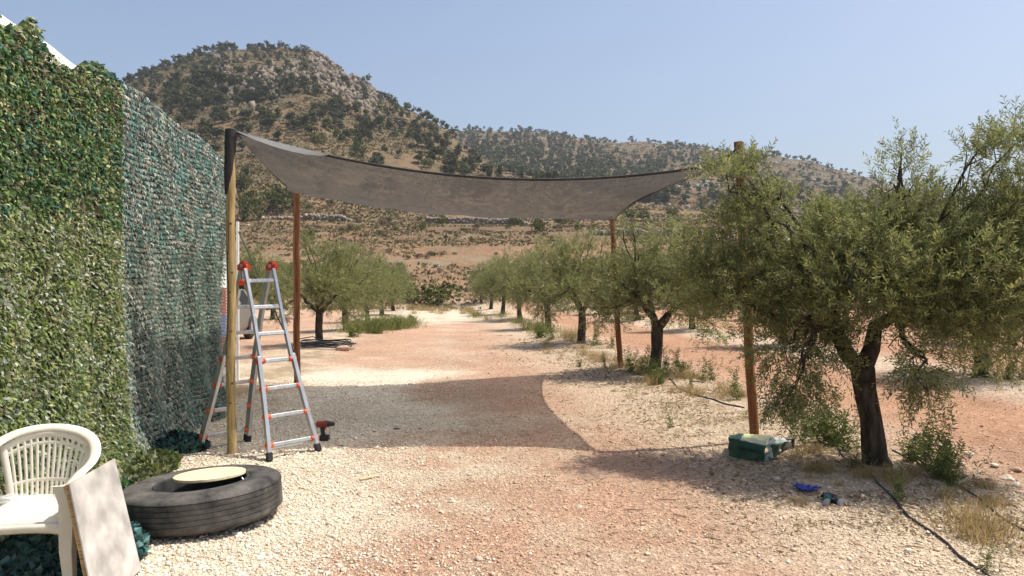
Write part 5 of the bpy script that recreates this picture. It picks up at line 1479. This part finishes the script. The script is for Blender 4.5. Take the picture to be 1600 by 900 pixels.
# ------------------------------------------------------------------ green bag
def bag():
    c = Vector((*gp(1138, 717), 0)); d = Vector((*gp(1195, 730), 0)); e = Vector((*gp(1240, 718), 0))
    z0 = Hs(c.x, c.y) - .005
    root = empty('shopping_bag', (d.x, d.y + .2, z0), 0, 'dark green and white striped shopping bag lying at the foot of the leaning post', 'bag')
    rowp = lambda px, row, D: pw(px, row, D)
    fl, fr = c.copy(), d.copy(); fl.z = fr.z = z0
    bl = fl + Vector((.02, .30, 0)); br = e + Vector((-.02, .10, 0)); br.z = z0
    tfl = rowp(1138, 684, c.y + .02); tfr = rowp(1198, 697, d.y + .03)
    tm1 = rowp(1162, 678, c.y + .2); tm2 = rowp(1206, 681, d.y + .28); tbr = rowp(1238, 688, e.y + .05); tbl = tfl + Vector((.1, .28, -.03))
    gm = simple('dark_green_woven_plastic', (.010, .075, .045), .35, noise=.3, nscale=10)
    wm = simple('pale_grey_print', (.42, .46, .44), .4, noise=.12, nscale=10); ym = simple('faded_yellow_print', (.50, .52, .22), .45, noise=.25, nscale=9, col2=(.46, .47, .38))
    import mathutils
    def patch(name, a, b, c_, d_, mat, nu=14, nv=10, amp=.02, s=0, u0=0, u1=1):
        m_ = MB(); n_ = ((b - a).cross(d_ - a)).normalized()
        def f(u, v):
            uu = u0 + (u1 - u0) * u
            p = a.lerp(b, uu).lerp(d_.lerp(c_, uu), v)
            w = math.sin(math.pi * min(1, max(0, uu))) * .5 + .5
            return p + n_ * amp * (float(vnoise(uu * 5 + s, v * 4, s, 66)) - .5) * 2 * (1 if 0 < v < 1 else .3)
        m_.grid(f, nu, nv); return m_.build(name, mat, root, smooth=True, thick=.003)
    patch('front_panel', fl, fr, tfr, tfl, gm, s=1)
    patch('top_panel', tfl.lerp(tfr, .32) + Vector((0, 0, .004)), tfr, tm2, tm1, ym, s=2, amp=.012)
    patch('top_flap', tfl, tfl.lerp(tfr, .34), tm1, tbl, gm, s=3, amp=.015)
    for i, (a, b, mt) in enumerate(((0, .22, wm), (.22, .50, gm), (.50, .64, wm), (.64, .82, gm), (.82, 1, wm))):
        patch('side_stripe', fr, br, tbr, tfr, mt, nu=5, s=4, u0=a, u1=b, amp=.035)
    patch('gusset', tfr, tbr, tm2 + Vector((.04, .06, -.04)), tm2, wm, s=5, amp=.02)
    patch('base', fl, fr, br, bl, gm, s=6, amp=.0)
    tr = MB(); tr.tube([fl + Vector((0, -.004, .008)), fr + Vector((0, -.004, .006)), fr.lerp(br, .5) + Vector((0, -.004, .004)), br], .006, 5); tr.build('piping', wm, root)
    hd = MB(); hd.tube([fr.lerp(br, .15) + Vector((0, -.03, .06)), fr.lerp(br, .4) + Vector((.02, -.06, .02)), fr.lerp(br, .8) + Vector((.03, -.05, .03)), br + Vector((.03, -.02, .06))], .014, 6, sx=1.4, sy=.4); hd.build('handle', gm, root, smooth=True)
    hd = MB(); hd.tube([tbr + Vector((-.05, 0, .01)), tbr + Vector((.01, -.01, .01)), tbr + Vector((.0, -.02, -.09)), br + Vector((.02, 0, .03))], .014, 6); hd.build('handle', M['black'], root, smooth=True)
bag()

# blue plastic and gloves
def litter():
    x, y = gp(1262, 772); z = Hs(x, y)
    m_ = MB(); gg = np.random.default_rng(5)
    def f(u, v):
        a = -.085 + .17 * u; b = -.05 + .10 * v
        zz = z + .012 + .05 * abs(float(vnoise(u * 6, v * 5, 0, 91)) - .4) + .02 * float(vnoise(u * 14, v * 14, 0, 92))
        return Vector((x + a + .02 * (float(vnoise(v * 6, 1, 0, 93)) - .5), y + b - a * .25, zz))
    m_.grid(f, 18, 12)
    o = m_.build('plastic_wrapper', M['blueplastic'], smooth=False, thick=.002); tag(o, 'crumpled bright blue plastic wrapper lying in the olive shade', 'wrapper')
    x, y = gp(1298, 788); z = Hs(x, y)
    root = empty('work_gloves', (x, y, z), 0, 'pair of teal and black work gloves lying right of the blue wrapper', 'gloves')
    for s in (-1, 1):
        ang = .5 * s
        def L(a, b, c): return Vector((x + s * .022 + a * math.cos(ang) - b * math.sin(ang), y + a * math.sin(ang) + b * math.cos(ang), z + c))
        p = MB(); p.tube([L(0, -.05, .02), L(0, -.01, .03), L(0, .04, .035)], [.026, .036, .034], 10, sx=1, sy=.7); p.build('palm', M['teal'] if s < 0 else M['black'], root, smooth=True)
        for k in range(4):
            fx = -.026 + k * .0175; q = MB(); ln = (.05, .065, .06, .045)[k]
            q.tube([L(fx, .03, .035), L(fx * 1.2, .03 + ln * .6, .05), L(fx * 1.3, .03 + ln, .03)], [.0105, .010, .008], 7); q.build('finger', M['black'], root, smooth=True)
        q = MB(); q.tube([L(-.03 * s, -.01, .03), L(-.055 * s, .01, .035), L(-.065 * s, .035, .02)], [.012, .011, .008], 7); q.build('thumb', M['black'], root, smooth=True)
        q = MB(); q.tube([L(0, -.05, .02), L(0, -.075, .022)], [.027, .03], 10, sx=1, sy=.7); q.build('cuff', M['paleglove'], root, smooth=True)
litter()

# ------------------------------------------------------------------ pipes, stick
def pipe(pts, r, label, mat='hose', lift=.0):
    out = []
    W = [gp(a, b) for a, b in pts]
    for i in range(len(W) - 1):
        for k in range(8):
            t = k / 8; x = W[i][0] * (1 - t) + W[i + 1][0] * t; y = W[i][1] * (1 - t) + W[i + 1][1] * t
            x += .012 * math.sin(i * 3 + t * 3.1); out.append((x, y, Hs(x, y) + r * .8 + lift))
    m_ = MB(); m_.tube(out, r, 8); o = m_.build('irrigation_pipe', M[mat], smooth=True); tag(o, label, 'pipe')
pipe([(1346, 742), (1362, 757), (1385, 778), (1405, 798), (1440, 825), (1480, 850), (1512, 873), (1560, 915)], .0095, 'black irrigation pipe running from the large olive to the bottom right corner')
pipe([(1395, 712), (1440, 735), (1500, 770), (1560, 812), (1620, 836)], .009, 'thinner black pipe crossing the dry grass at the right edge')
pipe([(1046, 606), (1058, 618), (1090, 632), (1130, 646), (1168, 655)], .010, 'dark pipe on the pale soil between the forked olive and the leaning post')
pipe([(1306, 700), (1310, 722), (1325, 735), (1345, 742)], .008, 'short dark pipe curling at the left of the large olive trunk')
def coil():
    cx, cy = gp(512, 546); z = Hs(cx, cy)
    root = empty('hose_coil', (cx, cy, z), 0, 'coil of black irrigation hose on the ground at the foot of the left olive', 'hose coil')
    gg = np.random.default_rng(4)
    for k in range(7):
        r = .50 + .035 * (k % 4) + gg.uniform(-.03, .03); zz = .03 + .022 * (k // 1); ox, oy = gg.normal(0, .04, 2)
        m_ = MB(); m_.tube([(cx + ox + r * 1.1 * math.cos(a), cy + oy + r * math.sin(a), z + zz + .02 * math.sin(3 * a + k)) for a in np.linspace(0, 2 * math.pi, 40)], .014, 6, cap=False); m_.build('loop', M['hose'], root, smooth=True)
    m_ = MB(); m_.tube([(cx - .45, cy - .1, z + .05), (cx - .7, cy, z + .12), (cx - .75, cy + .2, z + .2), (cx - .45, cy + .3, z + .25), (cx - .2, cy + .25, z + .14)], .013, 6); m_.build('loose_end', M['hose'], root, smooth=True)
coil()
x, y = gp(577, 750); m_ = MB(); m_.beam((x - .07, y - .05, Hs(x, y) + .012), (x + .07, y + .07, Hs(x, y) + .014), .03, .01); tag(m_.build('wood_offcut', M['ply'], bevel=.001), 'small yellowish wood offcut lying on the gravel right of the tyre', 'offcut')
x, y = gp(535, 549); o = bpy.data.objects.new('stone', protos[3]); COL.objects.link(o); o.location = (x, y, Hs(x, y) + .05); o.scale = (.16, .12, .13); tag(o, 'reddish rock in front of the hose coil', 'stone')
for a, b, s_ in ((532, 697, .016), (585, 677, .014), (620, 672, .024), (655, 672, .014), (560, 740, .012)):
    x, y = gp(a, b); o = bpy.data.objects.new('clod', protos[1].copy()); o.data.materials.clear(); o.data.materials.append(M['rubber']); COL.objects.link(o)
    o.location = (x, y, Hs(x, y) + s_ * .2); o.scale = (s_ * 1.5, s_, s_ * .6); tag(o, 'dark scrap lying in the shade right of the drill', 'scrap', 'dark scraps in the sail shade')
# fallen leaves under the rows
g = np.random.default_rng(77)
n = 16000; y = np.exp(g.uniform(math.log(4.5), math.log(24), n)); x = 3.35 - .1 * y + g.normal(0, .75, n)
kp = fbm(x * 1.5, y * 1.5, o=2, s=190) > .42; x, y = x[kp], y[kp]; n = len(x)
P = np.stack([x, y, H(x, y) + g.uniform(.002, .012, n)], -1)
a_ = unit(np.stack([g.normal(size=n), g.normal(size=n), g.normal(0, .25, n)], -1)); b_ = unit(np.cross(a_, np.array([0, 0, 1]) + g.normal(0, .4, (n, 3))))
L_ = (.022 + .0012 * y)[:, None] * g.uniform(.6, 1.3, (n, 1)); W_ = L_ * .22
V = np.stack([P - a_ * L_, P - b_ * W_, P + a_ * L_, P + b_ * W_], 1).reshape(-1, 3)
lp = np.array([[.33, .22, .12], [.24, .16, .09], [.42, .31, .17], [.18, .13, .08], [.30, .27, .13]])
C = np.repeat(lp[g.integers(0, 5, n)] * g.uniform(.7, 1.2, (n, 1)), 4, axis=0)
tag(link('leaf_litter', npmesh('leaf_litter', V, np.arange(n * 4).reshape(-1, 4), C), M['weed'], kind='stuff'), 'dry brown olive leaves fallen along the right olive row', 'leaf litter')
# twigs and straw
for i in range(60):
    a, b = random.uniform(900, 1580), random.uniform(700, 895); x, y = gp(a, b); an = random.uniform(0, 3.14); L_ = random.uniform(.04, .14)
    if i == 0: tw = []
    m_ = MB() if i < 4 else None
    if m_:
        m_.tube([(-.5, 0, 0), (-.1, .05, .03), (.2, -.03, .02), (.5, .04, 0)], [.02, .03, .025, .012], 5); me_o = m_.build('twig', simple('dry_twig_%d' % i, (.20, .13, .08), .9)); tw.append(me_o.data); o = me_o
    else: o = bpy.data.objects.new('twig', tw[i % 4]); COL.objects.link(o)
    o.location = (x, y, Hs(x, y) + .004); o.scale = (L_, L_, L_); o.rotation_euler = (0, 0, an); tag(o, 'short dry twig on the earth near the large olive', 'twig', 'dry twigs on the ground')

# ------------------------------------------------------------------ silver car behind the nets
def car():
    root = empty('parked_car', (-8.36, 21.0, Hs(-8.3, 21)), R(6), 'silver car parked behind the marquee, its corner seen past the pale post', 'car')
    def bl(mb, name, mat, **k): return mb.build(name, mat, root, world=False, **k)
    # sections along the length (local y, front towards -y)
    prof = [(-2.1, .35, .62, .62), (-2.05, .30, .80, .80), (-1.6, .28, .93, .86), (-1.05, .27, 1.0, .88), (-.45, .27, 1.45, .80), (.1, .27, 1.56, .78), (1.1, .27, 1.56, .78), (1.75, .28, 1.45, .80), (2.05, .30, 1.0, .85), (2.15, .36, .7, .7)]
    m_ = MB(); rings = []
    for y, zb, zt, w in prof:
        belt = min(zt, .95); wb = .88 if -2 < y < 2 else .80
        pts = [(-wb * .92, zb), (-wb, zb + .12), (-wb, belt * .8), (-wb * .97, belt), (-w * (.80 if zt > 1.1 else .97), zt - .06), (-w * .6, zt), (0, zt + .02)]
        pts = pts + [(-a, b) for a, b in pts[-2::-1]]
        rings.append([Vector((a, y, b)) for a, b in pts])
    n = len(rings[0]); vs = [v for r_ in rings for v in r_]
    fs = [(i * n + k, (i + 1) * n + k, (i + 1) * n + (k + 1) % n, i * n + (k + 1) % n) for i in range(len(rings) - 1) for k in range(n)] + [tuple(range(n)), tuple(range(len(vs) - n, len(vs)))[::-1]]
    m_.add(vs, fs); bl(m_, 'body', M['carpaint'], smooth=True)
    ws = MB(); ws.grid(lambda u, v: ((u - .5) * (1.5 - .3 * v), -1.02 + .55 * v - .02, 1.02 + .42 * v + .02), 8, 4); bl(ws, 'windscreen', M['glass'], smooth=True, thick=.01)
    for s in (-1, 1):
        sw = MB(); sw.grid(lambda u, v: (s * (.872 - .19 * v), -.75 + .42 * v + (2.3 - .75 * v) * u, 1.0 + .42 * v), 6, 3); bl(sw, 'side_window', M['glass'], thick=.012)
        hl = MB(); hl.box((s * .66, -2.0, .72), (.34, .14, .15)); bl(hl, 'headlight', simple('headlight_glass', (.55, .56, .56), .15), bevel=.03)
        mi = MB(); mi.box((s * 1.0, -.75, 1.05), (.2, .1, .14)); bl(mi, 'mirror', M['carpaint'], bevel=.03)
        for y in (-1.35, 1.35):
            w = MB(); w.lathe([(.20, -.1), (.30, -.105), (.335, -.08), (.34, 0), (.335, .08), (.30, .105), (.20, .1)], 28, Matrix.Translation((s * .82, y, .335)) @ Matrix.Rotation(R(90), 4, 'Y'), close=True); wo = bl(w, 'wheel', M['rubber'], smooth=True)
            r_ = MB(); r_.lathe([(0, .09), (.19, .085), (.205, .1)], 20, Matrix.Translation((s * .82, y, .335)) @ Matrix.Rotation(R(90 * s), 4, 'Y')); r_.build('rim', M['alu'], wo, world=False, smooth=True)
    bp = MB(); bp.box((0, -2.12, .45), (1.5, .12, .18)); bl(bp, 'bumper', M['black'], bevel=.03)
car()

# ------------------------------------------------------------------ haze over the hills
hz = MB(); hz.box((0, 300, 99.5), (1900, 900, 205)); 
hm = bpy.data.materials.new('thin_air'); hm.use_nodes = True
hn = hm.node_tree; hn.nodes.remove(hn.nodes['Principled BSDF'])
pv = hn.nodes.new('ShaderNodeVolumePrincipled'); pv.inputs['Density'].default_value = .00030; pv.inputs['Color'].default_value = (.74, .80, .88, 1); pv.inputs['Anisotropy'].default_value = .2
hn.links.new(pv.outputs[0], hn.nodes['Material Output'].inputs['Volume'])
tag(hz.build('haze', hm), 'thin summer haze between the yard and the hills', 'haze', kind='stuff')
